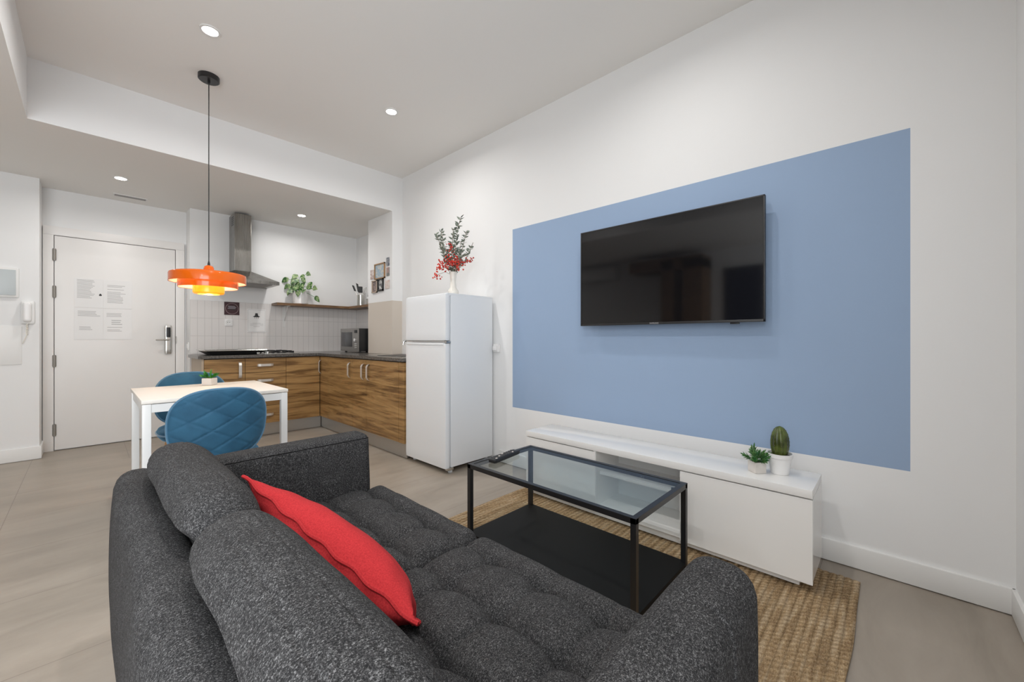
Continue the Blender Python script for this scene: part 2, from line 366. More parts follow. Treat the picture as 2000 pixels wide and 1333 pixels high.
# entrance door
b = B(); b.box(XJ+.005, -.226, YD-.035, YD, 0, 2.068, .003); b.box(.674, XK-.02, YD-.035, YD, 0, 2.068, .003); b.box(XJ+.005, XK-.02, YD-.035, YD, 2.068, 2.15, .004)
struct(b.build('trim_1', M['door']))
b = B(); b.box(-.221, .669, YD-.03, YD-.005, .008, 2.062, .003); door = struct(b.build('door_1', M['door']))
for z in (1.88, 1.525, .861, .20):
    b = B(); b.lathe([(.011, -.057), (.011, .057)], 12, (-.222, YD-.036, z)); b.box(-.236, -.208, YD-.037, YD-.03, z-.05, z+.05); b.build('hinge', M['hinge'], door)
b = B(); b.cushion(.578, .640, YD-.055, YD-.03, .905, 1.222, .012, 6, 4, 12); lk = b.build('lock_plate', M['steel'], door)
b = B(); b.cushion(.590, .628, YD-.064, YD-.052, 1.09, 1.20, .006, 4, 3, 6); b.build('keypad', M['blackp'], lk)
b = B(); b.tube([(.609, YD-.05, 1.063), (.609, YD-.09, 1.063), (.60, YD-.10, 1.063), (.50, YD-.10, 1.063)], .009, 10); b.build('lever', M['steel'], lk)
b = B(); b.box(.672, .680, YD-.045, YD-.034, 1.02, 1.10); b.build('strike_plate', M['steel'], door)

# notices taped on the door
def notice(x0, x1, z0, z1, label, cols, art):
    t = thing('printed_notice', label, 'notice', ((x0+x1)/2, YD-.031, z0), group='notices taped to the entrance door')
    b = B(); b.box(x0, x1, YD-.0325, YD-.031, z0, z1); b.build('sheet', M['paper'], t, smooth=False)
    R = random.Random(int(x0*1000)+int(z0*977))
    for c0, c1, za, zb, pitch in cols:
        z = zb; b = B()
        while z > za:
            if R.random() > .14: b.box(c0, c0+(c1-c0)*R.uniform(.7, 1), YD-.0333, YD-.0325, z, z+pitch*.32)
            z -= pitch
        b.build('printed_lines', M['ink'], t, smooth=False)
    if art:
        b = B(); b.lathe([(.008, -.008), (.011, 0), (.004, .012), (0, .016)], 10, (art[0], YD-.033, art[1]), mtx=Matrix.Translation((0, YD-.033, 0)) @ Matrix.Diagonal((1, .1, 1, 1)) @ Matrix.Translation((0, -(YD-.033), 0))); b.build('emblem', M['inkblack'], t)
notice(-.094, .105, 1.385, 1.675, 'upper left white printed notice on the entrance door, dense text lines', [(-.075, .05, 1.47, 1.655, .0135)], (.086, 1.515))
notice(.108, .318, 1.385, 1.675, 'upper right white printed notice on the entrance door, dense text lines', [(.135, .27, 1.44, 1.645, .0135)], None)
notice(-.094, .105, 1.068, 1.38, 'lower left white printed notice on the entrance door, with a small drawing', [(-.07, .085, 1.29, 1.345, .0145), (-.045, .05, 1.20, 1.25, .02), (-.06, .04, 1.15, 1.19, .013)], None)
notice(.108, .318, 1.068, 1.38, 'lower right white printed notice on the entrance door, with a small drawing', [(.13, .27, 1.29, 1.345, .0145), (.165, .245, 1.20, 1.26, .02), (.135, .26, 1.15, 1.19, .013)], None)

# ================================================================== things on the hall wall
t = thing('electrical_panel', 'grey rectangular cover in a white frame on the left wall above the intercom', 'electrical panel', (-.6, YJ, 1.44))
b = B(); b.box(-.80, -.415, YJ-.018, YJ, 1.435, 1.69, .004); b.build('frame', M['trim'], t)
b = B(); b.box(-.78, -.432, YJ-.024, YJ-.016, 1.452, 1.672, .002); b.build('cover', mat('grey_cover', (.50, .54, .55), .35), t)
t = thing('intercom_handset', 'white wall intercom handset with hanging cord beside the entrance', 'intercom', (-.365, YJ, 1.2))
b = B(); b.cushion(-.405, -.325, YJ-.03, YJ, 1.205, 1.41, .012, 8, 4, 12); b.build('cradle', M['white'], t)
b = B(); b.cushion(-.393, -.342, YJ-.062, YJ-.028, 1.222, 1.395, .022, 10, 6, 14); b.build('handset', M['potw'], t)
b = B(); b.tube([(-.37+.004*math.cos(k*.9), YJ-.03+.006*math.sin(k*.9), 1.205-.0022*k) for k in range(44)], .004, 6); b.tube([(-.37, YJ-.03, 1.11), (-.385, YJ-.03, 1.06), (-.395, YJ-.02, 1.03)], .003, 6); b.build('cord', M['cream'], t)
b = B(); b.box(-.85, -.40, YJ-.005, YJ+.002, .85, 1.185, .002); tag(b.build('access_panel', M['trim']), 'flush white access panel low on the left wall under the intercom', 'access panel')
t = thing('light_switch', 'small white oval switch beside the worktop edge by the door frame', 'light switch', (.758, 5.70, .95))
b = B(); b.cushion(XK-.012, XK+.002, 5.66, 5.72, .945, 1.035, .006, 4, 6, 8); b.build('switch_plate', M['trim'], t)
b = B(); b.cushion(XK-.018, XK-.01, 5.672, 5.708, .965, 1.015, .004, 3, 5, 6); b.build('rocker', M['potw'], t)

# ================================================================== ceiling fittings
dl = ['round ceiling downlight glowing left of the black pendant canopy, nearest the frame top', 'round ceiling downlight glowing in the high ceiling right of the pendant lamp', 'round ceiling downlight straight above the sofa back, beyond the frame top', 'round ceiling downlight above the coffee table, beyond the frame top',
      'small round downlight in the low ceiling in front of the entrance door', 'small round downlight in the low ceiling above the wooden shelf', 'round ceiling downlight over the hall side behind the sofa back', 'round ceiling downlight over the window side left of the sofa']
for i, (x, y, z) in enumerate(DOWN):
    t = thing('ceiling_downlight', dl[i] or 'round recessed ceiling downlight out of the frame', 'downlight', (x, y, z-.006), group='recessed ceiling downlights')
    b = B(); b.lathe([(.040, -.001), (.040, -.006), (.052, -.006), (.052, 0)], 32, (x, y, z), cap=False); b.build('trim_ring', M['trim'], t)
    b = B(); b.lathe([(.0, -.003), (.040, -.003)], 32, (x, y, z), cap=False); b.build('diffuser', M['emit'], t)
t = thing('ceiling_vent', 'narrow grey slotted air vent in the low ceiling near the entrance door', 'vent', (.3, 5.6, ZL-.008))
b = B(); b.box(.17, .42, 5.565, 5.635, ZL-.006, ZL); b.build('vent_frame', M['trim'], t)
for k in range(3):
    b = B(); b.box(.18, .41, 5.575+.02*k, 5.585+.02*k, ZL-.010, ZL-.005); b.build('slat', M['grille'], t)

# pendant lamp
lx, ly = .581, 3.472
t = thing('pendant_lamp', 'orange tiered pendant lamp hanging on a black cord over the dining table', 'pendant lamp', (lx, ly, 1.388))
b = B(); b.lathe([(.0, ZC), (.062, ZC), (.062, ZC-.028), (.056, ZC-.033), (0, ZC-.033)], 40, (lx, ly, 0)); b.lathe([(.008, ZC-.033), (.008, ZC-.05), (.004, ZC-.055)], 12, (lx, ly, 0)); b.build('canopy', M['black'], t)
b = B(); b.tube([(lx, ly, ZC-.04), (lx, ly, 1.60)], .0032, 8); b.lathe([(.009, 1.583), (.008, 1.60), (.003, 1.622)], 12, (lx, ly, 0)); b.build('cord', M['black'], t)
b = B(); b.lathe([(.0, 1.590), (.012, 1.589), (.024, 1.582), (.030, 1.568), (.0315, 1.53)], 32, (lx, ly, 0), cap=False); b.build('cap', M['orange'], t)
def tier(name, r, zt, zb, m, rin=.02, lin=True):
    b = B(); b.lathe([(rin, zt+.006), (r*.93, zt+.002), (r*.985, zt-.004), (r, zt-.014), (r, zb), (r-.003, zb), (r-.003, zt-.014), (r*.95, zt-.004), (rin, zt+.001)], 72, (lx, ly, 0), cap=False); o = b.build(name, m, t)
    if lin:
        b = B(); b.lathe([(r-.0045, zb+.002), (r-.0045, zt-.015), (r*.94, zt-.007), (rin+.002, zt-.002)], 72, (lx, ly, 0), cap=False); b.build('lining', M['lampwhite'], o)
tier('upper_shade', .220, 1.530, 1.466, M['orange'])
b = B(); b.lathe([(.172, 1.478), (.172, 1.430), (.169, 1.430), (.169, 1.478), (.172, 1.478)], 72, (lx, ly, 0), cap=False); o = b.build('middle_shade', M['orange'], t)
b = B(); b.lathe([(.1675, 1.432), (.1675, 1.478)], 72, (lx, ly, 0), cap=False); b.build('lining', M['lampwhite'], o)
b = B(); b.lathe([(.090, 1.452), (.090, 1.397), (.084, 1.389), (.075, 1.387), (.062, 1.387), (.062, 1.390), (.075, 1.390), (.083, 1.392), (.087, 1.398), (.087, 1.452)], 56, (lx, ly, 0), cap=False); b.build('lower_shade', M['amber'], t)
b = B()
for k in range(3):
    a = 2*PI*k/3+.4; b.box(-.0015, .0015, .02, .17, 1.46, 1.468, mtx=Matrix.Translation((lx, ly, 0)) @ Matrix.Rotation(a, 4, 'Z'))
b.build('spider', M['lampwhite'], t)
b = B(); b.lathe([(0, 1.40), (.018, 1.405), (.030, 1.425), (.028, 1.45), (.014, 1.475), (.013, 1.53)], 24, (lx, ly, 0)); b.build('bulb', M['bulb'], t)
pl = bpy.data.lights.new('pendant_glow', 'POINT'); pl.energy = 10; pl.color = (1, .74, .45); pl.shadow_soft_size = .03
po = bpy.data.objects.new('pendant_glow', pl); COL.objects.link(po); po.location = (lx, ly, 1.408)

# ================================================================== kitchen
CF = 5.03; RF = 1.93; ZT = .862; ZB0 = .138
def handle_bar(b, p0, p1, out):
    """flat bow handle from p0 to p1 standing off along out"""
    p0, p1, out = Vector(p0), Vector(p1), Vector(out); d = (p1-p0); L = d.length; d.normalize(); wv = out.cross(d).normalized(); h = .028
    prof = [(0, 0), (.008, .6), (.03, 1.0), (L-.03, 1.0), (L-.008, .6), (L, 0)]; t = bmesh.new(); A = []
    for s_, o_ in prof:
        c = p0+d*s_+out.normalized()*h*o_
        off = out.normalized()*.004; A.append([t.verts.new(c+wv*.0135), t.verts.new(c-wv*.0135), t.verts.new(c-wv*.0135-off-d*0), t.verts.new(c+wv*.0135-off)])
    for a, c in zip(A, A[1:]):
        for k in range(4): t.faces.new((a[k], a[(k+1) % 4], c[(k+1) % 4], c[k]))
    t.faces.new(A[0][::-1]); t.faces.new(A[-1]); b._add(t)
def front_back(par, name, x0, x1, z0, z1, hx0=None, hx1=None, hz0=None, hz1=None):
    b = B(); b.box(x0+.002, x1-.002, CF, CF+.019, z0+.002, z1-.002, .001); d = b.build(name, M['wood'], par, smooth=False)
    if hx0 is not None:
        b = B(); handle_bar(b, (hx0, CF, hz0), (hx1, CF, hz1), (0, -1, 0)); b.build('handle', M['handle'], d, smooth=False)
def front_right(par, name, y0, y1, z0, z1, hy=None, hz0=.655, hz1=.82):
    b = B(); b.box(RF, RF+.019, y0+.003, y1-.003, z0+.002, z1-.002, .001); d = b.build(name, M['wood'], par, smooth=False)
    if hy is not None:
        b = B(); handle_bar(b, (RF, hy, hz0), (RF, hy, hz1), (-1, 0, 0)); b.build('handle', M['handle'], d, smooth=False)
g = 'base cabinets of the kitchen'
t = thing('base_cabinet', 'walnut base cabinet with one door and vertical handle at the left end of the kitchen', 'kitchen cabinet', (.98, 5.3, 0), group=g)
b = B(); b.box(.805, 1.156, CF+.02, YK-.01, ZB0, .87); b.build('carcass', M['carcass'], t, smooth=False)
b = B(); b.box(.782, .80, CF, YK-.01, 0.0, .87); b.build('side_panel', M['panelside'], t, smooth=False)
front_back(t, 'door', .801, 1.157, ZB0, ZT, 1.108, 1.108, .655, .825)
t = thing('base_cabinet', 'walnut base cabinet of four drawers with horizontal handles behind the dining table', 'kitchen cabinet', (1.36, 5.3, 0), group=g)
b = B(); b.box(1.159, 1.555, CF+.02, YK-.01, ZB0, .87); b.build('carcass', M['carcass'], t, smooth=False)
for z0, z1 in ((.708, ZT), (.525, .708), (.335, .525), (ZB0, .335)):
    zz = (z0+z1)/2; front_back(t, 'drawer', 1.157, 1.557, z0, z1, 1.268, 1.428, zz, zz)
t = thing('base_cabinet', 'walnut corner base cabinet with folding fronts where the two kitchen runs meet', 'kitchen cabinet', (1.9, 5.2, 0), group=g)
b = B(); b.prism([(1.559, CF+.02, ZB0), (RF+.02, CF+.02, ZB0), (RF+.02, 4.791, ZB0), (2.62, 4.791, ZB0), (2.62, YK-.01, ZB0), (1.559, YK-.01, ZB0)], (0, 0, .73)); b.build('carcass', M['carcass'], t, smooth=False)
front_back(t, 'door', 1.557, RF-.002, ZB0, ZT); front_right(t, 'door', 4.789, CF-.002, ZB0, ZT, 5.0)
def unit(y0, y1, hy, label, end=False, x1=2.34):
    t = thing('base_cabinet', label, 'kitchen cabinet', (2.1, (y0+y1)/2, 0), group=g)
    b = B(); b.box(RF+.02, x1, y0+.002, y1-.002, ZB0, .87); b.build('carcass', M['carcass'], t, smooth=False)
    front_right(t, 'door', y0, y1, ZB0, ZT, hy)
    if end:
        b = B(); b.box(RF, x1, 3.15, y0-.002, ZB0, ZT, .001); b.build('end_panel', M['wood'], t, smooth=False)
unit(4.167, 4.789, 4.222, 'wide walnut base cabinet door just right of the kitchen corner', x1=2.34)
unit(3.859, 4.167, 3.915, 'narrow walnut base cabinet with its handle close to the next one')
unit(3.241, 3.859, 3.803, 'wide walnut base cabinet next to the white fridge', True)
b = B(); b.box(.80, 1.955, 5.075, 5.09, .004, .136); b.build  # back run plinth
b.box(1.96, 1.975, 3.15, 5.09, .004, .136)
tag(b.build('plinth', M['plinth'], smooth=False), 'brushed metal plinth along the floor under the walnut kitchen cabinets', 'plinth')
b = B(); b.prism([(.75, 5.0, .871), (1.905, 5.0, .871), (1.905, 3.147, .871), (PX-.003, 3.147, .871), (PX-.003, PY-.0, .871), (PX+.0, PY+.003, .871), (RX-.003, PY+.003, .871), (RX-.003, YK-.003, .871), (.778, YK-.003, .871), (.75, 5.58, .871)], (0, 0, .03))
b.box(PX-.003, WX-.003, 3.147, YB-.003, .871, .901)
tag(b.build('worktop', M['counter'], smooth=False), 'dark grey L-shaped worktop over the walnut kitchen cabinets', 'worktop')
# hood
t = thing('extractor_hood', 'stainless steel chimney extractor hood on the kitchen back wall', 'extractor hood', (1.21, YK, 1.69))
b = B(); b.box(1.13, 1.292, 5.36, YK-.003, 1.83, 2.49, .002); ch = b.build('chimney', M['brushed'], t, smooth=False)
b = B()
for k in range(5): b.box(1.1285, 1.1305, 5.40, 5.50, 2.36+.022*k, 2.372+.022*k)
b.build('vent_slots', M['blackp'], ch, smooth=False)
hx0, hx1, hy0, hy1 = .915, 1.52, 5.135, YK-.003
tb = bmesh.new(); lo = [tb.verts.new(p) for p in ((hx0, hy0, 1.725), (hx1, hy0, 1.725), (hx1, hy1, 1.725), (hx0, hy1, 1.725))]; hi = [tb.verts.new(p) for p in ((1.128, 5.357, 1.845), (1.294, 5.357, 1.845), (1.294, hy1, 1.845), (1.128, hy1, 1.845))]
for k in range(4): tb.faces.new((lo[k], lo[(k+1) % 4], hi[(k+1) % 4], hi[k]))
tb.faces.new(hi); b = B(); b._add(tb); b.build('canopy', M['brushed'], t, smooth=False)
b = B(); b.box(hx0, hx1, hy0, hy1, 1.690, 1.725, .003); rim = b.build('rim', M['brushed'], t, smooth=False)
b = B(); b.box(hx0+.06, hx1-.06, hy0+.05, hy1-.06, 1.686, 1.691); b.build('filter', M['grille'], rim, smooth=False)
# hob
t = thing('gas_hob', 'gas hob with black grates set in the worktop right of the black tray', 'hob', (1.55, 5.3, .901))
b = B(); b.box(1.36, 1.72, 5.10, 5.54, .901, .908, .003); b.build('hob_plate', M['steel'], t)
for cy in (5.21, 5.42):
    b = B(); b.lathe([(.045, .908), (.045, .918), (.03, .922), (0, .922)], 24, (1.56, cy, 0)); b.build('burner', M['blackp'], t)
    b = B()
    for k in range(4):
        b.box(-.006, .006, .02, .12, .926, .938, .002, mtx=Matrix.Translation((1.56, cy, 0)) @ Matrix.Rotation(PI/4+k*PI/2, 4, 'Z'))
    b.box(1.45, 1.462, cy-.09, cy+.09, .908, .932, .002); b.box(1.658, 1.67, cy-.09, cy+.09, .908, .932, .002); b.build('grate', M['black'], t)
for k in range(2):
    b = B(); b.lathe([(.016, .908), (.015, .928), (0, .929)], 16, (1.40, 5.14+.06*k, 0)); b.build('knob', M['steel'], t)
# black tray
t = thing('griddle_tray', 'shallow black tray with a steel rim on the worktop behind the near blue chair', 'tray', (1.1, 5.25, .901))
b = B(); tb = bmesh.new()
lo = [(.88, 5.08), (1.30, 5.08), (1.30, 5.42), (.88, 5.42)]; hi = [(.815, 5.03), (1.355, 5.03), (1.355, 5.50), (.815, 5.50)]
L1 = [tb.verts.new((x, y, .903)) for x, y in lo]; H1 = [tb.verts.new((x, y, .948)) for x, y in hi]; H2 = [tb.verts.new((x+(.008 if x < 1 else -.008), y+(.008 if y < 5.3 else -.008), .948)) for x, y in hi]; L2 = [tb.verts.new((x+(.008 if x < 1 else -.008), y+(.008 if y < 5.3 else -.008), .908)) for x, y in lo]
for A, C in ((L1, H1), (H1, H2), (H2, L2)):
    for k in range(4): tb.faces.new((A[k], A[(k+1) % 4], C[(k+1) % 4], C[k]))
tb.faces.new(L1); tb.faces.new(L2); b._add(tb); b.build('pan', M['blackp'], t, smooth=False)
b = B(); b.tube([(.812, 5.027, .951), (1.358, 5.027, .951), (1.358, 5.503, .951), (.812, 5.503, .951)], .006, 8, True); b.build('rim', M['steel'], t)
b = B(); b.box(1.27, 1.30, 5.045, 5.08, .905, .925, .003); b.build('knob', M['steel'], t)
# sink and tap
t = thing('kitchen_sink', 'black inset sink with a thin steel edge in the worktop beside the fridge', 'sink', (2.14, 3.6, .90))
b = B(); b.box(1.99, 2.30, 3.20, 4.0, .9012, .905, .002); b.build('rim', M['steel'], t)
b = B(); b.box(2.01, 2.28, 3.30, 3.78, .9045, .909); b.build('basin', M['blackp'], t)
t = thing('kitchen_tap', 'chrome kitchen tap whose spout shows left of the fridge', 'tap', (2.40, 3.50, .901))
b = B(); b.lathe([(.028, .901), (.028, .91), (.02, .93), (.02, 1.02), (0, 1.03)], 20, (2.40, 3.50, 0)); b.build('body', M['chrome'], t)
b = B(); b.tube([(2.40, 3.50, 1.0), (2.35, 3.51, 1.035), (2.25, 3.54, 1.055), (2.19, 3.555, 1.055), (2.175, 3.56, 1.04), (2.172, 3.56, 1.015)], .011, 12); b.build('spout', M['chrome'], t)
# microwave
t = thing('microwave', 'grey and black microwave on the worktop partly hidden behind the white pillar', 'microwave', (2.42, 4.95, .901))
b = B(); b.box(2.262, 2.62, 4.705, 5.19, .92, 1.20, .004); b.build('casing', M['black'], t)
b = B(); b.box(2.25, 2.263, 4.703, 5.192, .918, 1.202, .003); mf = b.build('front', mat('microwave_grey', (.30, .29, .275), .35, .6), t)
b = B(); b.box(2.246, 2.251, 4.86, 5.165, .975, 1.155, .002); b.build('window', mat('dark_window', (.05, .052, .055), .12), mf)
b = B(); b.box(2.247, 2.251, 4.725, 4.80, 1.145, 1.18, .001); b.build('display', M['blackp'], mf)
b = B(); b.lathe([(.022, 0), (.020, .018), (0, .019)], 24, mtx=Matrix.Translation((2.25, 4.765, 1.06)) @ Matrix.Rotation(-PI/2, 4, 'Y')); b.build('dial', M['chrome'], mf)
for k in range(3):
    b = B(); b.box(2.247, 2.251, 4.735, 4.795, .955+.024*k, .969+.024*k, .001); b.build('button', M['steel'], mf)
for x, y in ((2.30, 4.75), (2.30, 5.14), (2.58, 4.75), (2.58, 5.14)):
    b = B(); b.lathe([(.014, .901), (.012, .92)], 12, (x, y, 0)); b.build('foot', M['blackp'], t)
# shelf
t = thing('wooden_shelf', 'long dark wooden shelf bent round the kitchen corner on white brackets', 'shelf', (2.1, 5.5, 1.48))
b = B(); b.prism([(1.57, 5.40, 1.483), (2.45, 5.40, 1.483), (2.45, 4.72, 1.483), (RX-.002, 4.72, 1.483), (RX-.002, YK-.002, 1.483), (1.57, YK-.002, 1.483)], (0, 0, .03)); b.build('board', M['shelfwood'], t, smooth=False)
for x, y, ax in ((1.71, YK, 'y'), (RX, 4.90, 'x')):
    b = B()
    if ax == 'y':
        b.box(x-.014, x+.014, YK-.006, YK-.002, 1.22, 1.483); b.box(x-.014, x+.014, 5.42, YK-.002, 1.476, 1.482); b.tube([(x, YK-.01, 1.30), (x, 5.47, 1.475)], .005, 6)
    else:
        b.box(RX-.006, RX-.002, y-.014, y+.014, 1.22, 1.483); b.box(2.48, RX-.002, y-.014, y+.014, 1.476, 1.482); b.tube([(RX-.01, y, 1.30), (2.52, y, 1.475)], .005, 6)
    b.build('bracket', M['trim'], t, smooth=False)
# leaves
def leaf(b, base, dirv, L, W, up=Vector((0, 0, 1)), droop=.3, n=6, fold=.15, notch=0):
    d = Vector(dirv).normalized(); side = d.cross(up)
    side = side.normalized() if side.length > 1e-4 else Vector((1, 0, 0)); nrm = side.cross(d).normalized(); t = bmesh.new(); rows = []
    for i in range(n+1):
        s_ = i/n; wd = W/2*math.sin(PI*min(1, s_**.75))*(1-.15*s_) if 0 < i < n else .0006
        c = Vector(base)+d*L*s_ - nrm*droop*L*s_*s_*(1 if up.z > 0 else 1)
        rows.append([t.verts.new(c-side*wd+nrm*fold*wd), t.verts.new(c), t.verts.new(c+side*wd+nrm*fold*wd)])
    for a, c in zip(rows, rows[1:]):
        for k in range(2): t.faces.new((a[k], a[k+1], c[k+1], c[k]))
    b._add(t)
# pothos
px_, py_ = 1.868, 5.50
t = thing('potted_pothos', 'variegated trailing plant in a white pot on the wooden shelf', 'potted plant', (px_, py_, 1.513))
b = B(); b.lathe([(0, 1.513), (.075, 1.513), (.085, 1.52), (.090, 1.68), (.084, 1.68), (.080, 1.66), (0, 1.66)], 40, (px_, py_, 0)); b.build('pot', M['potw'], t)
R = random.Random(3)
stems = B(); lv = []
R_ = Vector((math.cos(YAW), -math.sin(YAW), 0)); D_ = Vector((math.sin(YAW), math.cos(YAW), 0))
def off(dx, dz, dd=0): return Vector((px_, py_, 1.66))+R_*dx+Vector((0, 0, dz))-D_*dd
tips = [(-.17, .165, .0), (-.13, .09, .02), (-.07, .13, .02), (-.02, .21, .03), (.03, .22, .0), (0, .15, .05), (.05, .16, .04), (-.03, .09, .06), (.04, .08, .06), (.12, .12, .0), (.17, .05, .02), (.09, .02, .06), (-.10, .02, .04), (-.05, .01, .07), (.02, .02, .08), (.20, -.06, .02), (.07, .24, -.01), (-.06, .17, 0), (.0, .12, .06), (.10, .06, .04), (-.01, .07, .07), (.06, .11, .05), (-.08, .07, .05)]
for k, (dx, dz, dd) in enumerate(tips):
    tip = off(dx, dz, dd); tip.y = min(tip.y, YK-.04); mid = off(dx*.35, dz*.7+.05, dd*.5); stems.tube([off(dx*.1, .0), mid, tip], .0022, 5)
    lb = B(); dd2 = (R_*(dx*3+R.uniform(-.3, .3))+Vector((0, 0, R.uniform(-.9, -.2)))-D_*R.uniform(.1, .6)); leaf(lb, tip+Vector((0, 0, .02)), dd2, R.uniform(.085, .112), R.uniform(.060, .078), up=Vector(-D_), droop=.12, n=8); lv.append(lb)
stems.build('stems', M['leafgreen'], t)
for lb in lv: lb.build('leaf', M['leafvar'], t)
# utensils
ux, uy = 2.555, 5.26
t = thing('utensil_holder', 'round steel holder standing at the right end of the wooden shelf', 'utensil holder', (ux, uy, 1.513))
b = B(); b.lathe([(.048, 1.513), (.048, 1.665), (.045, 1.665), (.045, 1.52), (0, 1.52)], 32, (ux, uy, 0)); b.build('cup', M['steel'], t)
def utensil(name, lab, cat, a, bp, head):
    t = thing(name, lab, cat, a, group='cooking utensils in the steel holder'); bb = B(); bb.tube([a, bp], .005, 8); bb.build('shaft', M['handle'], t)
    bb = B(); d = (Vector(bp)-Vector(a)).normalized(); q = d.to_track_quat('Z', 'Y').to_matrix().to_4x4(); mtx = Matrix.Translation(bp) @ q
    if head == 'spoon': bb.cushion(-.028, .028, -.006, .006, 0, .085, .006, 10, 3, 10, mtx=mtx)
    elif head == 'turner': 
        for k in range(4): bb.box(-.034+.018*k, -.024+.018*k, -.002, .002, .0, .10, mtx=mtx)
        bb.box(-.036, .036, -.002, .002, -.01, .008, mtx=mtx); bb.box(-.036, .036, -.002, .002, .095, .105, mtx=mtx)
    elif head == 'whisk':
        for k in range(4):
            a_ = k*PI/4; bb.tube([mtx @ Vector((math.cos(a_)*.028*math.sin(PI*s/10), math.sin(a_)*.028*math.sin(PI*s/10), .11*s/10*(1.0))) for s in range(11)], .0016, 5)
    bb.build('head', M['blackp'] if head != 'whisk' else M['steel'], t)
F = Vector((ux, uy, 1.53))
utensil('serving_spoon', 'black spoon leaning far left out of the steel utensil holder', 'utensil', F, F+R_*-.075+Vector((0, 0, .19)), 'spoon')
utensil('slotted_turner', 'black slotted turner standing in the middle of the steel utensil holder', 'utensil', F+R_*.01, F+R_*-.03+Vector((0, 0, .19)), 'turner')
utensil('ladle', 'dark utensil with rounded head leaning right of the slotted turner', 'utensil', F-D_*.02, F+R_*.005+Vector((0, 0, .165))-D_*.03, 'spoon')
utensil('whisk', 'wire whisk leaning right out of the steel holder against the pillar edge', 'utensil', F+D_*.015, F+R_*.045+Vector((0, 0, .14)), 'whisk')
t = thing('storage_jar', 'small steel jar on the shelf mostly hidden behind the white pillar', 'jar', (2.57, 5.05, 1.513))
b = B(); b.lathe([(.04, 1.513), (.042, 1.60), (0, 1.60)], 24, (2.57, 5.05, 0)); b.build('body', M['steel'], t)
b = B(); b.lathe([(.03, 1.60), (.03, 1.62), (.012, 1.63), (0, 1.64)], 24, (2.57, 5.05, 0)); b.build('lid', M['potw'], t)
# wall signs
t = thing('maroon_sign', 'square dark maroon sign with an oval ring on the white kitchen tiles', 'sign', (1.155, YK, 1.35))
b = B(); b.box(1.082, 1.230, YK-.006, YK-.001, 1.352, 1.502); sp = b.build('plate', mat('maroon', (.045, .012, .016), .35), t, smooth=False)
cx, cz = 1.156, 1.425
b = B(); b.tube([(cx+.062*math.cos(a*PI/24), YK-.007, cz+.062*math.sin(a*PI/24)) for a in range(48)], .0022, 5, True); b.build('oval_ring', mat('ring_grey', (.38, .28, .29), .4), sp)
b = B()
for z, x0, x1 in ((.024, -.04, .03), (.012, -.032, .042), (.0, -.042, .035)): b.box(cx+x0, cx+x1, YK-.0075, YK-.006, cz+z, cz+z+.007)
b.build('lettering', mat('letter_grey', (.28, .27, .30), .5), sp, smooth=False)
b = B(); b.box(cx-.03, cx+.03, YK-.0072, YK-.006, cz-.016, cz-.008); b.build('lettering', M['inkblack'], sp, smooth=False)
t = thing('kitchen_notice', 'white notice with a black hat emblem on the kitchen tiles left of the bracket', 'notice', (1.41, YK, 1.15))
b = B(); b.box(1.312, 1.506, YK-.004, YK-.001, 1.152, 1.432); sp = b.build('sheet', M['paper'], t, smooth=False)
b = B()
for q in ((1.318, 1.5, 1.42, 1.422), (1.318, 1.5, 1.162, 1.164), (1.318, 1.320, 1.162, 1.422), (1.498, 1.5, 1.162, 1.422)): b.box(q[0], q[1], YK-.0048, YK-.004, q[2], q[3])
for q in ((1.365, 1.45, 1.262), (1.34, 1.478, 1.25), (1.34, 1.478, 1.235), (1.375, 1.44, 1.218)): b.box(q[0], q[1], YK-.0048, YK-.004, q[2], q[2]+.003)
b.build('printed_lines', M['ink'], sp, smooth=False)
b = B(); b.prism([(1.394, YK-.005, 1.383), (1.418, YK-.005, 1.383), (1.424, YK-.005, 1.352), (1.446, YK-.005, 1.340), (1.43, YK-.005, 1.335), (1.382, YK-.005, 1.335), (1.366, YK-.005, 1.340), (1.388, YK-.005, 1.352)], (0, .001, 0))
for k in range(3): b.box(1.386+.018*k, 1.390+.018*k, YK-.005, YK-.004, 1.318, 1.334)
b.build('emblem', M['inkblack'], sp, smooth=False)
t = thing('wall_socket', 'white double socket on the kitchen tiles below the maroon sign', 'socket', (1.12, YK, 1.22))
b = B(); b.cushion(1.083, 1.163, YK-.012, YK-.001, 1.222, 1.305, .004, 6, 3, 6); sp = b.build('plate', M['potw'], t)
b = B(); b.lathe([(.030, 0), (.028, -.002), (.024, -.0005), (0, -.0005)], 24, mtx=Matrix.Translation((1.123, YK-.012, 1.264)) @ Matrix.Rotation(-PI/2, 4, 'X')); b.build('recess', M['trim'], sp)
b = B()
for dx in (-.010, .010): b.lathe([(.0035, 0), (.0035, .002)], 10, mtx=Matrix.Translation((1.123+dx, YK-.013, 1.264)) @ Matrix.Rotation(PI/2, 4, 'X'))
b.build('pin_holes', M['inkblack'], sp)
t = thing('wall_socket', 'white socket on the wall at the right edge of the fridge', 'socket', (WX, 2.50, .96))
b = B(); b.cushion(WX-.03, WX-.001, 2.49, 2.552, .958, 1.03, .004, 4, 6, 6); b.build('plate', M['potw'], t)
b = B(); b.cushion(WX-.05, WX-.03, 2.50, 2.54, .972, 1.012, .006, 4, 5, 5); b.build('plug', M['potw'], t)
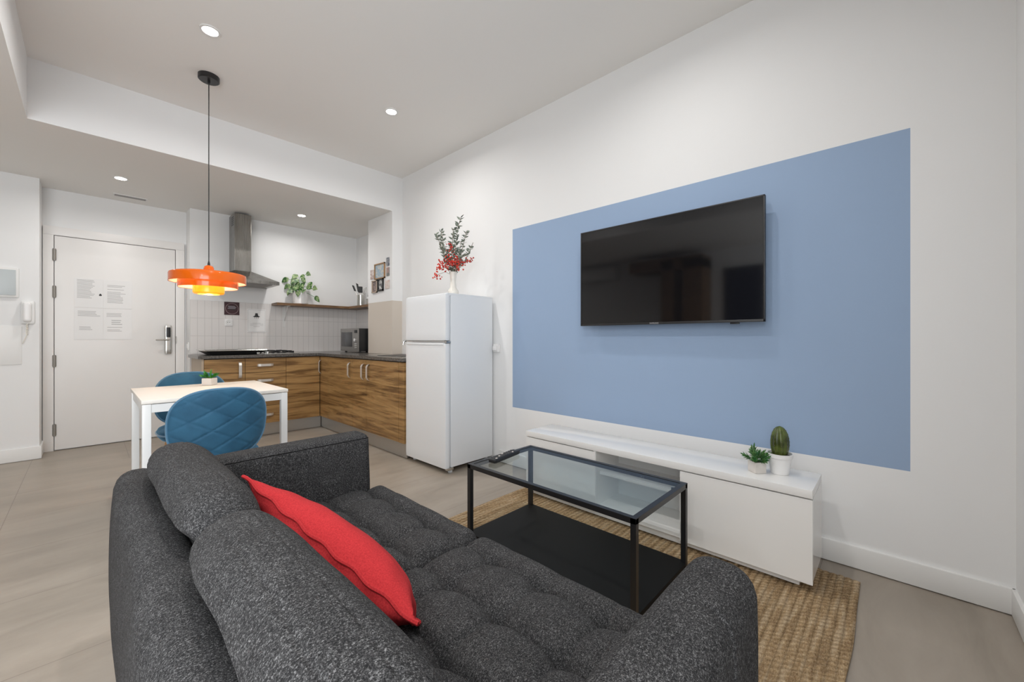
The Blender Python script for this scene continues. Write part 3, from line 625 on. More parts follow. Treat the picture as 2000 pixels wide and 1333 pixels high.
# pictures on the pillar
def picture(lab, y0, y1, z0, z1, fr, colA, colB, name='framed_picture', fw=.012):
    t = thing(name, lab, 'picture', (PX, (y0+y1)/2, z0), group='small pictures on the pillar')
    if fr is not None:
        b = B()
        for q in ((y0, y1, z0, z0+fw), (y0, y1, z1-fw, z1), (y0, y0+fw, z0, z1), (y1-fw, y1, z0, z1)): b.box(PX-.016, PX-.001, q[0], q[1], q[2], q[3])
        b.build('frame', fr, t, smooth=False); y0 += fw; y1 -= fw; z0 += fw; z1 -= fw
    b = B(); b.box(PX-.006, PX-.001, y0, y1, z0, z1)
    m = mat('print', colA, .5); n = N(m); n.color(n.ramp(n.noise(n.world(), 28, 3, .6, 1), [(.42, colA), (.56, colB)])); b.build('print', m, t, smooth=False)
oak = mat('oak_frame', (.36, .21, .10), .5)
picture('largest of the pillar pictures, wooden frame around a pale blue drawing', 4.237, 4.474, 1.775, 1.955, oak, (.60, .57, .50), (.30, .42, .52))
picture('black framed dark picture below the wooden framed one on the pillar', 4.272, 4.40, 1.63, 1.775, M['black'], (.6, .6, .58), (.08, .08, .09), fw=.016)
picture('brown framed picture lowest left on the pillar beside the black frame', 4.415, 4.536, 1.62, 1.768, mat('tan_frame', (.50, .40, .32), .6), (.35, .27, .24), (.13, .10, .10))
picture('small dark unframed photo highest on the pillar', 4.143, 4.211, 1.905, 2.0, None, (.06, .08, .12), (.35, .35, .36), 'small_photo')
picture('small unframed photo in dark and red tones right of the wooden frame', 4.143, 4.205, 1.79, 1.888, None, (.16, .18, .17), (.45, .30, .27), 'small_photo')
picture('pale pinkish unframed card left of the wooden frame on the pillar', 4.50, 4.585, 1.79, 1.90, None, (.72, .66, .62), (.42, .30, .28), 'small_photo')
picture('pale pink unframed card right of the black framed picture', 4.14, 4.235, 1.645, 1.742, None, (.62, .48, .43), (.68, .62, .57), 'small_photo')

# ================================================================== fridge
fx0, fx1, fy0, fy1 = 1.937, 2.455, 2.562, 3.138
t = thing('fridge', 'tall white two-door fridge between the kitchen cabinets and the painted wall', 'fridge', (2.2, 2.85, 0))
b = B(); b.box(fx0+.058, fx1, fy0, fy1, .045, 1.425, .006); b.build('body', M['fridge'], t)
b = B(); b.box(fx0+.02, fx1, fy0+.001, fy1-.001, 1.420, 1.442, .004); b.build('top_cover', M['fridge'], t)
b = B(); b.cushion(fx0, fx0+.052, fy0-.001, fy1+.001, 1.058, 1.438, .014, 4, 16, 12); d = b.build('freezer_door', M['fridge'], t)
b = B(); b.box(fx0+.004, fx0+.05, fy0+.01, fy1-.01, 1.048, 1.058); b.build('grip', M['grille'], d)
b = B(); b.cushion(fx0, fx0+.052, fy0-.001, fy1+.001, .038, 1.042, .014, 4, 16, 24); d = b.build('fridge_door', M['fridge'], t)
b = B(); b.box(fx0-.004, fx0+.03, fy0+.02, fy1-.02, 1.022, 1.044, .006); b.build('grip', M['fridge'], d)
b = B(); b.box(fx0+.006, fx0+.05, fy0-.006, fy0+.03, 1.042, 1.056, .003); b.build('hinge', M['steel'], t)
b = B(); b.box(fx0+.02, fx0+.08, fy0-.004, fy0+.03, .025, .045, .003); b.build('hinge', M['steel'], t)
for x, y in ((fx0+.075, fy0+.035), (fx0+.075, fy1-.04), (fx1-.04, fy0+.04), (fx1-.04, fy1-.04)):
    b = B(); b.lathe([(.018, 0), (.018, .02), (.01, .025), (.01, .046)], 16, (x, y, 0)); b.build('foot', M['fridge'], t)
# vase and branches
vx, vy = 2.09, 2.655
t = thing('ceramic_vase', 'slim cream vase on top of the white fridge holding the branches', 'vase', (vx, vy, 1.442))
b = B(); b.lathe([(0, 1.442), (.040, 1.442), (.045, 1.455), (.042, 1.475), (.026, 1.50), (.023, 1.56), (.028, 1.612), (.033, 1.630), (.029, 1.630), (.022, 1.60), (.019, 1.55), (0, 1.55)], 36, (vx, vy, 0)); b.build('body', M['cream'], t)
V0 = Vector((vx, vy, 1.61))
t = thing('eucalyptus_branches', 'grey-green leafy branches standing in the cream vase above the red berries', 'branches', V0)
R = random.Random(11); st = B(); lf = B(); nleaf = 0
px2m = 3.28/785*1.0
def vp(x, y, d=0): return V0+R_*((x-883)*.00428)+Vector((0, 0, (535-y)*.00428))-D_*d
br = [[(883, 535), (886, 500), (890, 460), (893, 440), (899, 423)], [(883, 535), (880, 500), (882, 470), (884, 448)], [(882, 535), (868, 500), (860, 480), (852, 458)], [(882, 535), (872, 505), (862, 470), (858, 446)], [(884, 535), (895, 510), (902, 480), (909, 450)], [(884, 535), (905, 510), (915, 490), (922, 474)], [(884, 535), (893, 500), (898, 470)], [(883, 530), (870, 515), (860, 482)], [(884, 532), (897, 505), (912, 500)]]
for k, bpth in enumerate(br):
    dd = R.uniform(-.05, .08); P = [vp(x, y, dd*(i/(len(bpth)-1))) for i, (x, y) in enumerate(bpth)]; st.tube(P, .0022, 5)
    for a, c in zip(P, P[1:]):
        n_ = max(2, int((c-a).length/.016))
        for i in range(n_):
            p = a.lerp(c, (i+.5)/n_)
            if p.z < 1.68 and R.random() < .6: continue
            for s_ in (-1, 1):
                if R.random() < .2: continue
                dv = R_*s_*R.uniform(.3, 1)+Vector((0, 0, R.uniform(.1, .9)))+D_*R.uniform(-.7, .7)
                leaf(lf, p, dv, R.uniform(.028, .044), R.uniform(.017, .025), up=Vector((R.uniform(-1, 1), R.uniform(-1, 1), .5)), droop=.1, n=3)
st.build('stems', M['stem'], t); o = lf.build('leaves', M['leafgrey'], t); o['kind'] = 'stuff'
t = thing('berry_branches', 'branches of bright red berries drooping from the cream vase on the fridge', 'branches', V0)
st = B(); be = B()
cl = [(858, 525, 14), (853, 538, 12), (866, 520, 14), (875, 500, 9), (880, 490, 8), (882, 480, 6), (884, 512, 14), (893, 516, 16), (900, 512, 12), (870, 508, 8), (862, 512, 5), (905, 520, 6), (912, 508, 7), (920, 508, 5), (897, 526, 5), (888, 505, 8), (878, 518, 8), (874, 528, 4)]
ico = bmesh.new(); bmesh.ops.create_icosphere(ico, subdivisions=1, radius=1); icom = bpy.data.meshes.new('ico'); ico.to_mesh(icom); ico.free()
for x, y, n_ in cl:
    dd = R.uniform(0, .09); c = vp(x, y, dd); st.tube([V0-Vector((0, 0, .01)), V0.lerp(c, .5)+Vector((0, 0, .025)), c], .0016, 4)
    for i in range(int(n_*1.25)):
        p = c+R_*R.gauss(0, .017)+Vector((0, 0, R.gauss(0, .016)))+D_*R.gauss(0, .018); tb = bmesh.new(); tb.from_mesh(icom); be._add(tb, Matrix.Translation(p) @ Matrix.Scale(R.uniform(.0055, .0088), 4))
st.build('stems', M['stem'], t); o = be.build('berries', M['berry'], t); o['kind'] = 'stuff'

# ================================================================== TV
ty0, ty1, tz0, tz1 = .479, 1.604, 1.166, 1.823
t = thing('television', 'large wall-mounted flat television switched off on the blue painted field', 'television', (2.44, 1.04, 1.166))
b = B(); b.box(2.403, 2.425, ty0, ty1, tz0, tz1, .002); b.box(2.42, 2.452, ty0+.12, ty1-.12, tz0+.06, tz1-.16, .012); b.build('housing', M['blackp'], t)
b = B(); b.box(2.399, 2.404, ty0+.006, ty1-.006, tz0+.014, tz1-.006); b.build('screen', M['screen'], t, smooth=False)
b = B(); b.box(2.3975, 2.406, ty0, ty1, tz0, tz0+.013, .001); b.box(2.3975, 2.406, ty0, ty1, tz1-.007, tz1, .001); b.box(2.3975, 2.406, ty0, ty0+.007, tz0, tz1, .001); b.box(2.3975, 2.406, ty1-.007, ty1, tz0, tz1, .001); b.build('bezel', M['blackp'], t)
b = B(); b.box(2.45, WX-.001, .85, 1.23, 1.35, 1.65); b.build('wall_bracket', M['black'], t)
b = B(); b.box(2.405, 2.42, .60, .645, tz0-.009, tz0, .002); b.build('sensor', M['blackp'], t)
def text(s, size, m, parent, loc, rot, ext=.0004):
    c = bpy.data.curves.new('text', 'FONT'); c.body = s; c.size = size; c.extrude = ext; c.align_x = 'CENTER'
    o = bpy.data.objects.new('text', c); COL.objects.link(o); dg = bpy.context.evaluated_depsgraph_get(); me = bpy.data.meshes.new_from_object(o.evaluated_get(dg)); COL.objects.unlink(o)
    bpy.data.objects.remove(o); me.materials.clear(); me.materials.append(m); o = bpy.data.objects.new('logo', me); COL.objects.link(o)
    o.parent = parent; w0 = Vector(parent['_w']); o.location = Vector(loc)-w0; o.rotation_euler = rot; return o
text('SAMSUNG', .0125, mat('logo_grey', (.45, .45, .46), .4), t, (2.397, 1.068, tz0+.0025), (PI/2, 0, -PI/2))
# ================================================================== TV bench
bx0, bx1, ky0, ky1, kz = 2.07, 2.355, .242, 1.828, .446
t = thing('tv_bench', 'long low glossy white media bench under the blue painted field', 'media bench', (2.2, 1.03, .020))
b = B(); b.box(bx0-.003, bx1, ky0, ky1, kz-.036, kz, .002); b.build('top_panel', M['gloss'], t)
for nm_, xa, ya in (('side_panel', bx0+.02, ky0), ('side_panel', bx0+.02, ky1-.016), ('divider', bx0+.004, 1.281), ('divider', bx0+.02, .773)):
    b = B(); b.box(xa, bx1, ya, ya+.016, .062, kz-.037); b.build(nm_, M['gloss'], t, smooth=False)
b = B(); b.box(bx0+.004, bx1, ky0+.016, ky1-.016, .062, .082); b.build('bottom_panel', M['gloss'], t, smooth=False)
b = B(); b.box(bx1-.006, bx1-.001, ky0+.01, ky1-.01, .08, kz-.037); b.build('back_panel', M['white'], t, smooth=False)
b = B(); b.box(bx0+.05, bx1-.006, .789, 1.281, .262, .278); b.build('shelf', M['gloss'], t, smooth=False)
b = B(); b.box(bx0, bx0+.018, ky0, .787, .050, kz-.042, .001); b.build('door', M['gloss'], t, smooth=False)
b = B(); b.box(bx0, bx0+.018, 1.283, ky1, .050, kz-.042, .001); b.build('door', M['gloss'], t, smooth=False)
b = B(); b.box(bx0+.03, bx1-.02, ky0+.05, ky1-.04, .020, .062); b.build('plinth', M['white'], t, smooth=False)
def succulent(name, lab, c, s, hw, hh, m, nl, spread, seed, potm=None, tier=3):
    x, y, z = c; t = local(name, lab, 'potted plant', c, (0, 0, -YAW+.06)); R = random.Random(seed)
    b = B(); b.cushion(-s, s, -s, s, 0, hh, .004, 6, 6, 6); b.build('pot', potm or M['potc'], t)
    b = B(); b.box(-s+.006, s-.006, -s+.006, s-.006, hh-.001, hh+.001); b.build('soil', M['soil'], t)
    for k in range(nl):
        a = R.uniform(0, 2*PI); e = R.uniform(.25, 1.3); rr = R.uniform(0, s*.6); base = Vector((rr*math.cos(a), rr*math.sin(a), hh)); H = hw*R.uniform(.6, 1)
        tip = base+Vector((math.cos(a)*math.cos(e)*H*spread, math.sin(a)*math.cos(e)*H*spread, math.sin(e)*H)); st = B(); st.tube([base, tip], .0012, 4)
        d = (tip-base).normalized()
        for i in range(7*tier):
            q = (i+1)/(7*tier); p = base.lerp(tip, .25+.75*q); aa = i*2.4; o1 = d.orthogonal().normalized(); o2 = d.cross(o1)
            dv = d*.75+(o1*math.cos(aa)+o2*math.sin(aa))*(.9 if q < .9 else .2); leaf(st, p, dv, .021*hw/.06, .0085*hw/.06, up=d, droop=-.1, n=3, fold=.4)
        st.build('sprig', m, t)
    return t
succulent('small_succulent', 'small bushy green plant in a square stone-coloured pot on the media bench', (2.180, .468, .446), .028, .062, .052, M['leafdark'], 14, 1.0, 5)
cx, cy = 2.232, .386
t = thing('potted_cactus', 'oval dark green cactus in a round white pot on the media bench', 'potted plant', (cx, cy, .446))
b = B(); b.lathe([(0, .446), (.034, .446), (.037, .449), (.048, .523), (.052, .524), (.053, .542), (.048, .542), (.046, .530), (0, .530)], 44, (cx, cy, 0)); b.build('pot', M['potw'], t)
b = B(); b.lathe([(0, .534), (.047, .531)], 30, (cx, cy, 0), cap=False); b.build('soil', M['soil'], t)
tb = bmesh.new(); rings = []; ns, nz_ = 72, 26
for j in range(nz_+1):
    q = j/nz_; z = .528+.140*q; rr = .037*math.sqrt(max(0, 1-((q-.42)/.58)**2)) if q > .42 else .037*(1-.32*((.42-q)/.42)**2)
    rings.append([tb.verts.new((cx+rr*(1+.10*(abs(math.cos(a*PI*2/ns*4.5)))-.05)*math.cos(2*PI*a/ns), cy+rr*(1+.10*abs(math.cos(a*PI*2/ns*4.5))-.05)*math.sin(2*PI*a/ns), z)) for a in range(ns)])
for A, C in zip(rings, rings[1:]):
    for a in range(ns): tb.faces.new((A[a], A[(a+1) % ns], C[(a+1) % ns], C[a]))
b = B(); b._add(tb); b.build('cactus_body', M['cactus'], t)
b = B(); R = random.Random(4)
for k in range(9):
    for q in (.12, .25, .38, .5, .62, .75, .87):
        a = k/9*2*PI; z = .528+.14*q; rr = (.037*math.sqrt(max(0, 1-((q-.42)/.58)**2)) if q > .42 else .037*(1-.32*((.42-q)/.42)**2))*1.05
        b.lathe([(.0016, -.001), (.0012, .001), (0, .003)], 6, (cx+rr*math.cos(a), cy+rr*math.sin(a), z))
o = b.build('spines', mat('spines', (.12, .09, .04), .6), t); o['kind'] = 'stuff'
# ================================================================== coffee table
cx0, cx1, cy0, cy1, cz = 1.404, 1.922, .695, 1.662, .405
zr = .016
t = thing('coffee_table', 'black metal coffee table with a clear glass top and black lower shelf on the rug', 'coffee table', (1.66, 1.18, zr))
s = .023
for x in (cx0, cx1-s):
    for y in (cy0, cy1-s):
        b = B(); b.box(x, x+s, y, y+s, zr, cz-.001, .001); b.build('leg', M['black'], t, smooth=False)
b = B(); b.box(cx0, cx1, cy0, cy0+s, cz-s, cz, .001); b.box(cx0, cx1, cy1-s, cy1, cz-s, cz, .001); b.box(cx0, cx0+s, cy0+s, cy1-s, cz-s, cz, .001); b.box(cx1-s, cx1, cy0+s, cy1-s, cz-s, cz, .001); b.build('top_frame', M['black'], t, smooth=False)
b = B(); b.box(cx0+s+.001, cx1-s-.001, cy0+s+.001, cy1-s-.001, cz-.008, cz-.002); b.build('glass_top', M['glass'], t, smooth=False)
b = B(); b.box(cx0+.001, cx1-.001, cy0+.001, cy1-.001, zr+.002, zr+.022, .001); b.build('lower_shelf', M['shelfblack'], t, smooth=False)
for x, y in ((cx0+s+.012, 1.05), (cx1-s-.012, .9), (cx0+s+.012, .78), (cx1-s-.06, cy0+s+.012)):
    b = B(); b.lathe([(.008, cz-.016), (.008, cz-.009)], 12, (x, y, 0)); b.build('glass_pad', M['blackp'], t)
# remote control
t = local('remote_control', 'black remote control lying on the far left corner of the coffee table', 'remote control', (1.612, 1.585, cz-.0005), (0, 0, math.radians(8)))
b = B(); b.cushion(-.118, .118, -.026, .026, 0, .024, .009, 20, 6, 4); b.build('body', M['blackp'], t)
k = 0
gm = mat('button_grey', (.07, .07, .072), .5)
for i in range(9):
    for j in range(3):
        if i in (3, 6) and j == 1: continue
        b = B(); b.box(-.098+.0215*i, -.087+.0215*i, -.018+.0135*j, -.009+.0135*j, .0235, .0265, .001); b.build('button', gm if (i*3+j) % 7 else M['potc'], t, smooth=False)
# ================================================================== rug
rx0, rx1, ry0, ry1 = .72, 2.33, .105, 1.92
nrow = int((ry1-ry0)/.026); ny = nrow*5; nx = 190
tb = bmesh.new(); G = []
for j in range(ny+1):
    row = []
    for i in range(nx+1):
        u = i/nx; v = j/ny; x = rx0+(rx1-rx0)*u; y = ry0+(ry1-ry0)*v
        ph = v*nrow; z = .009+.005*abs(math.sin(PI*ph))*(.8+.35*math.sin(x*2*PI/.033+int(ph)*2.1))
        y += .006*math.sin(x*5+1)*(1-v)+.010*noise.noise(Vector((x*2.2, 3+v*1.4, 0))); x += .008*noise.noise(Vector((y*9, 7, 0)))*u*2
        row.append(tb.verts.new((x, y, z)))
    G.append(row)
for j in range(ny):
    for i in range(nx): tb.faces.new((G[j][i], G[j][i+1], G[j+1][i+1], G[j+1][i]))
ed = [G[0][i] for i in range(nx+1)]+[G[j][nx] for j in range(1, ny+1)]+[G[ny][i] for i in range(nx-1, -1, -1)]+[G[j][0] for j in range(ny-1, 0, -1)]
lo = [tb.verts.new((v.co.x, v.co.y, .0015)) for v in ed]
for k in range(len(ed)): tb.faces.new((ed[k-1], ed[k], lo[k], lo[k-1]))
b = B(); b._add(tb); tag(b.build('jute_rug', M['jute']), 'braided natural jute rug under the coffee table and media bench', 'rug')

# ================================================================== sofa
t = thing('sofa', 'two-seat charcoal felt sofa with tufted seat seen from behind', 'sofa', (.5, 1.0, 0))
SX0, SY0, SY1 = .055, .177, 1.83
def soft(amp, f=6, seed=0):
    def fn(p, hx, hy, hz):
        nn = noise.noise_vector(Vector((p.x*f+seed, p.y*f, p.z*f)))
        return p+Vector(nn)*amp
    return fn
b = B(); b.box(SX0+.02, .86, SY0+.01, SY1-.01, .10, .27, .02, 3); b.build('base_frame', M['fabric'], t)
b = B()
def bf(p, hx, hy, hz):
    q = (p.z+hz)/(2*hz); p.x += -.012*math.sin(PI*q)*(1 if p.x < 0 else 0)+.004*math.sin(p.y*9)*q
    return p+Vector(noise.noise_vector(p*5))*.004
b.cushion(SX0, SX0+.105, SY0, SY1, .10, .652, .045, 8, 60, 24, bf); bk = b.build('back_frame', M['fabric'], t)
b = B(); b.tube([(SX0+.012, SY0+.02+.02*i, .612+.002*math.sin(i)) for i in range(81)], .0022, 5); b.build('seam', M['fabric'], bk)
def armfn(p, hx, hy, hz):
    q = (p.z+hz)/(2*hz); gr = math.exp(-((p.x-.1695)/.0045)**2) if armfn.near else 0; out = p.y < -hy*.35 if hy > .06 and armfn.near else p.y > hy*.35; p.y += (.009*gr*(1 if armfn.near else -1)) if out else 0; p.z -= .004*gr if out and q > .9 else 0; p.x += .006*math.sin(PI*q); return p+Vector(noise.noise_vector(p*6))*.0035
for y0, y1 in ((SY0, SY0+.125), (SY1-.125, SY1)):
    armfn.near = y0 < 1
    b = B(); b.cushion(SX0+.10, .876, y0, y1, .10, .652, .05 if y0 < 1 else .032, 130, 10, 24, armfn); ar = b.build('armrest', M['fabric'], t)
    b = B()
    if y0 > 1:
        b.tube([(SX0+.15+.02*i, y0+.003, .634) for i in range(34)], .0013, 5); b.build('seam', M['seam'], ar)
# tufted seat cushions
def seatfn(yc, ys_, cxm):
    def fn(p, hx, hy, hz):
        if p.z > 0:
            X = p.x+cxm; Y = p.y+yc; u = p.x/hx; v = p.y/hy; top = p.z/hz
            ex = max(0, 1-abs((X-.5925)/.3325)**10); ey = max(0, 1-abs(v)**14)
            sx = abs(math.sin(PI*(X-.345)/.165))**.6 if .26 < X < .925 else 1; sy = abs(math.sin(PI*(Y-ys_[0])/.1865))**.6 if ys_[0]-.10 < Y < ys_[2]+.10 else 1
            h = .012*(1-u**4)*(1-v**4)+(.044*(.44*sx+.22*sy+.34*max(sx, sy))-.036)*ex*ey
            for dx in (.345, .510, .675, .840):
                for dy in ys_: h -= .012*math.exp(-((X-dx)**2+(Y-dy)**2)/.0005)*ex
            for dx in (.345, .510, .675, .840): h -= .015*math.exp(-((X-dx)/.0115)**2)*ey*ex
            for dy in ys_: h -= .006*math.exp(-((Y-dy)/.010)**2)*ex
            h += .003*noise.noise(Vector((X*9, Y*9, 0))); p.z += h*max(0, top)
            if X > .80: p.x += .016*(1-v**6)*(1-abs(top))
        return p
    return fn
b = B(); b.cushion(.19, .935, .305, 1.022, .27, .418, .045, 150, 140, 8, seatfn(.6635, (.495, .680, .868), .5625)); b.build('seat_cushion', M['fabric'], t)
b = B(); b.cushion(.19, .935, 1.028, 1.702, .27, .418, .045, 150, 132, 8, seatfn(1.365, (1.19, 1.375, 1.56), .5625)); b.build('seat_cushion', M['fabric'], t)
# back cushions
def backfn(sd):
    def fn(p, hx, hy, hz):
        q = (p.z+hz)/(2*hz); v = p.y/hy
        if q > .9: p.z -= .0024*(math.exp(-((p.x+.032)/.0035)**2)+.8*math.exp(-((p.x-.022)/.0035)**2))
        p.x += .018*(1-v**4)*math.sin(PI*q)*(1 if p.x > 0 else -.5); p.x += .075*(1-q)**1.3*(.5+.5*p.x/hx)
        p.z += .010*(1-v**4)*q; p.y *= 1-.02*(1-q)
        e = abs(v)**7; p.z -= .024*e*max(0, q-.3)/.7; p.x *= 1-.17*e
        zz = .576+p.z; p.x += .046*max(0, min(1, (.70-zz)/.05))*(.5-.5*p.x/hx) if p.x < 0 else 0
        return p+Vector(noise.noise_vector(p*7+Vector((sd, 0, 0))))*.006
    return fn
for y0, y1, sd in ((.285, .957, 1.), (.963, 1.702, 5.)):
    b = B(); b.cushion(.118, .258, y0, y1, .40, .752, .062, 64, 44, 26, backfn(sd)); bc = b.build('back_cushion', M['fabric'], t)
for x, y in ((.12, .27), (.12, 1.74), (.80, .27), (.80, 1.74)):
    b = B(); b.lathe([(.014, 0 if x < .7 else .016), (.02, .10)], 16, (x, y, 0)); b.build('leg', M['chrome'], t)
# red cushion: explicit corners (top far, top near, bottom near, bottom far)
def pillow(name, lab, A, Bn, C, D, thick, m):
    A, Bn, C, D = map(Vector, (A, Bn, C, D)); ctr = (A+Bn+C+D)/4; t = local(name, lab, 'cushion', ctr); nrm = ((Bn-A).cross(D-A)).normalized()
    if nrm.x+nrm.z < 0: nrm = -nrm
    n_ = 48; tb = bmesh.new(); G = {}
    for sgn in (1, -1):
        for i in range(n_+1):
            for j in range(n_+1):
                u, v = i/n_, j/n_; edge = i in (0, n_) or j in (0, n_)
                if sgn < 0 and edge: G[(sgn, i, j)] = G[(1, i, j)]; continue
                uu, vv = 2*u-1, 2*v-1
                pin = .045*(1-uu*uu); pin2 = .045*(1-vv*vv)   # edges pull in between the corners
                u2 = u+(0.5-u)*2*pin2*abs(uu)**3; v2 = v+(0.5-v)*2*pin*abs(vv)**3
                p = A.lerp(Bn, u2).lerp(D.lerp(C, u2), v2)
                h = (1-abs(uu)**2.4)**.55*(1-abs(vv)**2.4)**.55 if not edge else 0
                h *= 1+.10*noise.noise(Vector((u*4, v*4, sgn*3.)))
                p += nrm*sgn*thick/2*h
                if not edge: p += nrm*.003*math.sin(u*40+v*9)*(1-h)
                G[(sgn, i, j)] = tb.verts.new(p-ctr)
        for i in range(n_):
            for j in range(n_):
                q = [G[(sgn, i, j)], G[(sgn, i+1, j)], G[(sgn, i+1, j+1)], G[(sgn, i, j+1)]]; tb.faces.new(q if sgn > 0 else q[::-1])
    rimv = [G[(1, i, 0)].co.copy() for i in range(n_+1)]+[G[(1, n_, j)].co.copy() for j in range(1, n_+1)]+[G[(1, i, n_)].co.copy() for i in range(n_-1, -1, -1)]+[G[(1, 0, j)].co.copy() for j in range(n_-1, 0, -1)]
    b = B(); b._add(tb); b.build('cover', m, t)
    b = B(); pts = [p+p.normalized()*.006+nrm*.003*math.sin(k*.8) for k, p in enumerate(rimv)]; b.tube(pts, [.0045]*len(pts), 6, True); b.build('edge_seam', m, t)
pillow('throw_cushion', 'plain red cushion leaning on the back of the charcoal sofa', (.284, 1.24, .712), (.430, .662, .535), (.522, .795, .425), (.485, 1.28, .445), .152, M['red'])

# ================================================================== dining table
dx0, dx1, dy0, dy1, dz = .192, .898, 2.862, 3.628, .75
t = thing('dining_table', 'white dining table with slim square legs between the two blue chairs', 'dining table', (.545, 3.25, 0))
b = B(); b.box(dx0, dx1, dy0, dy1, dz-.020, dz, .003); b.build('tabletop', M['ttop'], t)
b = B(); e = .008
b.box(dx0+.04, dx1-.04, dy0+e, dy0+e+.018, dz-.068, dz-.024); b.box(dx0+.04, dx1-.04, dy1-e-.018, dy1-e, dz-.068, dz-.024); b.box(dx0+e, dx0+e+.018, dy0+.04, dy1-.04, dz-.068, dz-.024); b.box(dx1-e-.018, dx1-e, dy0+.04, dy1-.04, dz-.068, dz-.024); b.build('apron', M['white'], t, smooth=False)
for x in (dx0+.003, dx1-.040):
    for y in (dy0+.003, dy1-.040):
        b = B(); b.box(x, x+.037, y, y+.037, 0, dz-.022, .003); b.build('leg', M['white'], t)
succulent('table_succulent', 'small green plant in a pale square pot on the white dining table', (.590, 3.50, dz), .033, .050, .050, M['leafgreen'], 12, .8, 9)

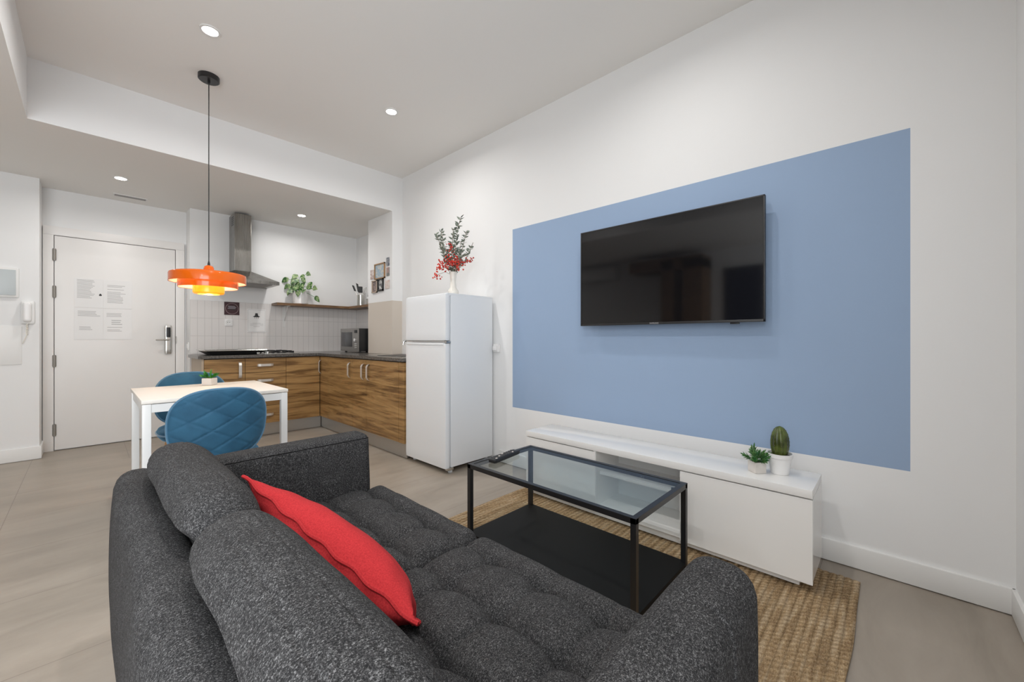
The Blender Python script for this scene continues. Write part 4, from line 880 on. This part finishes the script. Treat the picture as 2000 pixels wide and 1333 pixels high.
# ================================================================== chairs
def make_chair(lab, loc, rz):
    t = local('dining_chair', lab, 'chair', loc, (0, 0, rz), 'blue velvet chairs at the dining table')
    # local: front = +Y, back panel near y = -.19
    hw, hh, zc = .212, .185, .637; nr, na = 26, 96; n_ = 2.7
    def P(r, a, face):
        c, s_ = math.cos(a), math.sin(a); k = (abs(c)**n_+abs(s_)**n_)**(-1/n_)
        x = hw*r*c*k; z = hh*r*s_*k; ww = 1-.02*max(0, -z/hh); x *= ww
        lean = -.16*z; y = -.20+1.55*x*x+lean
        th = .020*math.sqrt(max(0, 1-r**6)); sx, sz = x/.178+.25, z/.104+.25
        q = min(abs(((sx+sz+.5) % 1)-.5), abs(((sx-sz+.5) % 1)-.5))   # distance to the diamond stitching
        puff = min(1, q/.13); puff = puff*(2-puff); edge = 1 if r < .93 else max(0, (1-r)/.07)
        y += face*(th+(.005*puff-.004)*edge)*1.0 if face < 0 else face*th
        return Vector((x, y, zc+z))
    tb = bmesh.new()
    for face in (-1, 1):
        N_ = 64; V = {}
        for i in range(N_+1):
            for j in range(N_+1):
                u, v = -1+2*i/N_, -1+2*j/N_; m_ = max(abs(u), abs(v)); l_ = math.hypot(u, v)
                a = math.atan2(v, u) if l_ > 1e-9 else 0; V[i, j] = tb.verts.new(P(m_, a, face))
        for i in range(N_):
            for j in range(N_):
                q = (V[i, j], V[i+1, j], V[i+1, j+1], V[i, j+1]); tb.faces.new(q if face < 0 else q[::-1])
    bmesh.ops.remove_doubles(tb, verts=tb.verts, dist=2e-5)
    b = B(); b._add(tb); bp = b.build('backrest', M['velvet'], t)
    b = B(); b.tube([P(1.0, 2*PI*k/na, 1) for k in range(na)], .0065, 8, True); b.build('piping', M['velvetd'], bp)
    # seat
    tb = bmesh.new(); rings = []
    for q, (rs, z) in enumerate(((.0, .468), (.55, .470), (.85, .466), (.96, .455), (1.0, .436), (.98, .418), (.90, .396), (.70, .380), (0, .376))):
        row = []
        for k in range(64):
            a = 2*PI*k/64; c, s_ = math.cos(a), math.sin(a); kk = (abs(c)**2.8+abs(s_)**2.8)**(-1/2.8)
            row.append(tb.verts.new((.212*rs*c*kk, .03+.205*rs*s_*kk, z+.012*(s_*kk*rs if s_ < 0 else 0)*-1)))
        rings.append(row)
    for A, C in zip(rings, rings[1:]):
        for k in range(64): tb.faces.new((A[k], A[(k+1) % 64], C[(k+1) % 64], C[k]))
    bmesh.ops.remove_doubles(tb, verts=tb.verts, dist=1e-5)
    b = B(); b._add(tb); b.build('seat', M['velvet'], t)
    b = B(); b.tube([Vector((.213*math.cos(a)*(abs(math.cos(a))**2.8+abs(math.sin(a))**2.8)**(-1/2.8), .03+.206*math.sin(a)*(abs(math.cos(a))**2.8+abs(math.sin(a))**2.8)**(-1/2.8), .437)) for a in [2*PI*k/64 for k in range(64)]], .005, 6, True); b.build('seat_piping', M['velvetd'], t)
    b = B()
    for s_ in (-1, 1): b.tube([(s_*.10, -.10, .385), (s_*.12, -.17, .40), (s_*.12, -.178, .47)], .012, 8)
    b.build('back_support', M['black'], t)
    for sx in (-1, 1):
        for sy in (-1, 1):
            b = B(); b.tube([(sx*.13, .02+sy*.12, .40), (sx*.20, .02+sy*.19, 0)], [.016, .010], 12); b.build('leg', M['legwood'], t)
    return t
make_chair('blue quilted velvet chair with its back to the camera, nearest the sofa', (.475, 2.70, 0), 0)
c2 = make_chair('blue velvet chair on the far side of the dining table, partly under it', (.528, 3.615, 0), PI)

# ================================================================== opposite side, seen only as faint reflections in the television
t = thing('air_conditioner', 'white wall air conditioner on the left wall, reflected in the television', 'air conditioner', (XL+.1, 4.2, 2.18))
b = B(); b.cushion(XL+.002, XL+.2, 3.8, 4.62, 2.16, 2.44, .03, 8, 20, 8); b.build('casing', M['potw'], t)
b = B(); b.box(XL+.12, XL+.205, 3.85, 4.57, 2.17, 2.195); b.build('flap', M['grille'], t)
t = thing('wardrobe', 'dark walnut wardrobe frame against the left wall, reflected in the television', 'wardrobe', (XL+.2, 2.75, 0))
b = B(); b.box(XL+.01, XL+.45, 2.15, 2.45, 0, 2.35); b.build('column', M['shelfwood'], t, smooth=False)
b = B(); b.box(XL+.01, XL+.45, 2.60, 2.80, 0, 2.35); b.build('column', M['shelfwood'], t, smooth=False)
b = B(); b.box(XL+.01, XL+.45, 2.15, 3.36, 2.20, 2.40); b.build('lintel', M['shelfwood'], t, smooth=False)
t = thing('navy_wall_hanging', 'dark navy hanging on the left wall, reflected in the television', 'wall hanging', (XL+.02, 1.65, 1.2))
b = B(); b.box(XL+.002, XL+.03, 1.40, 1.95, 1.1, 2.2); b.build('cloth', mat('navy', (.01, .02, .05), .9), t, smooth=False)
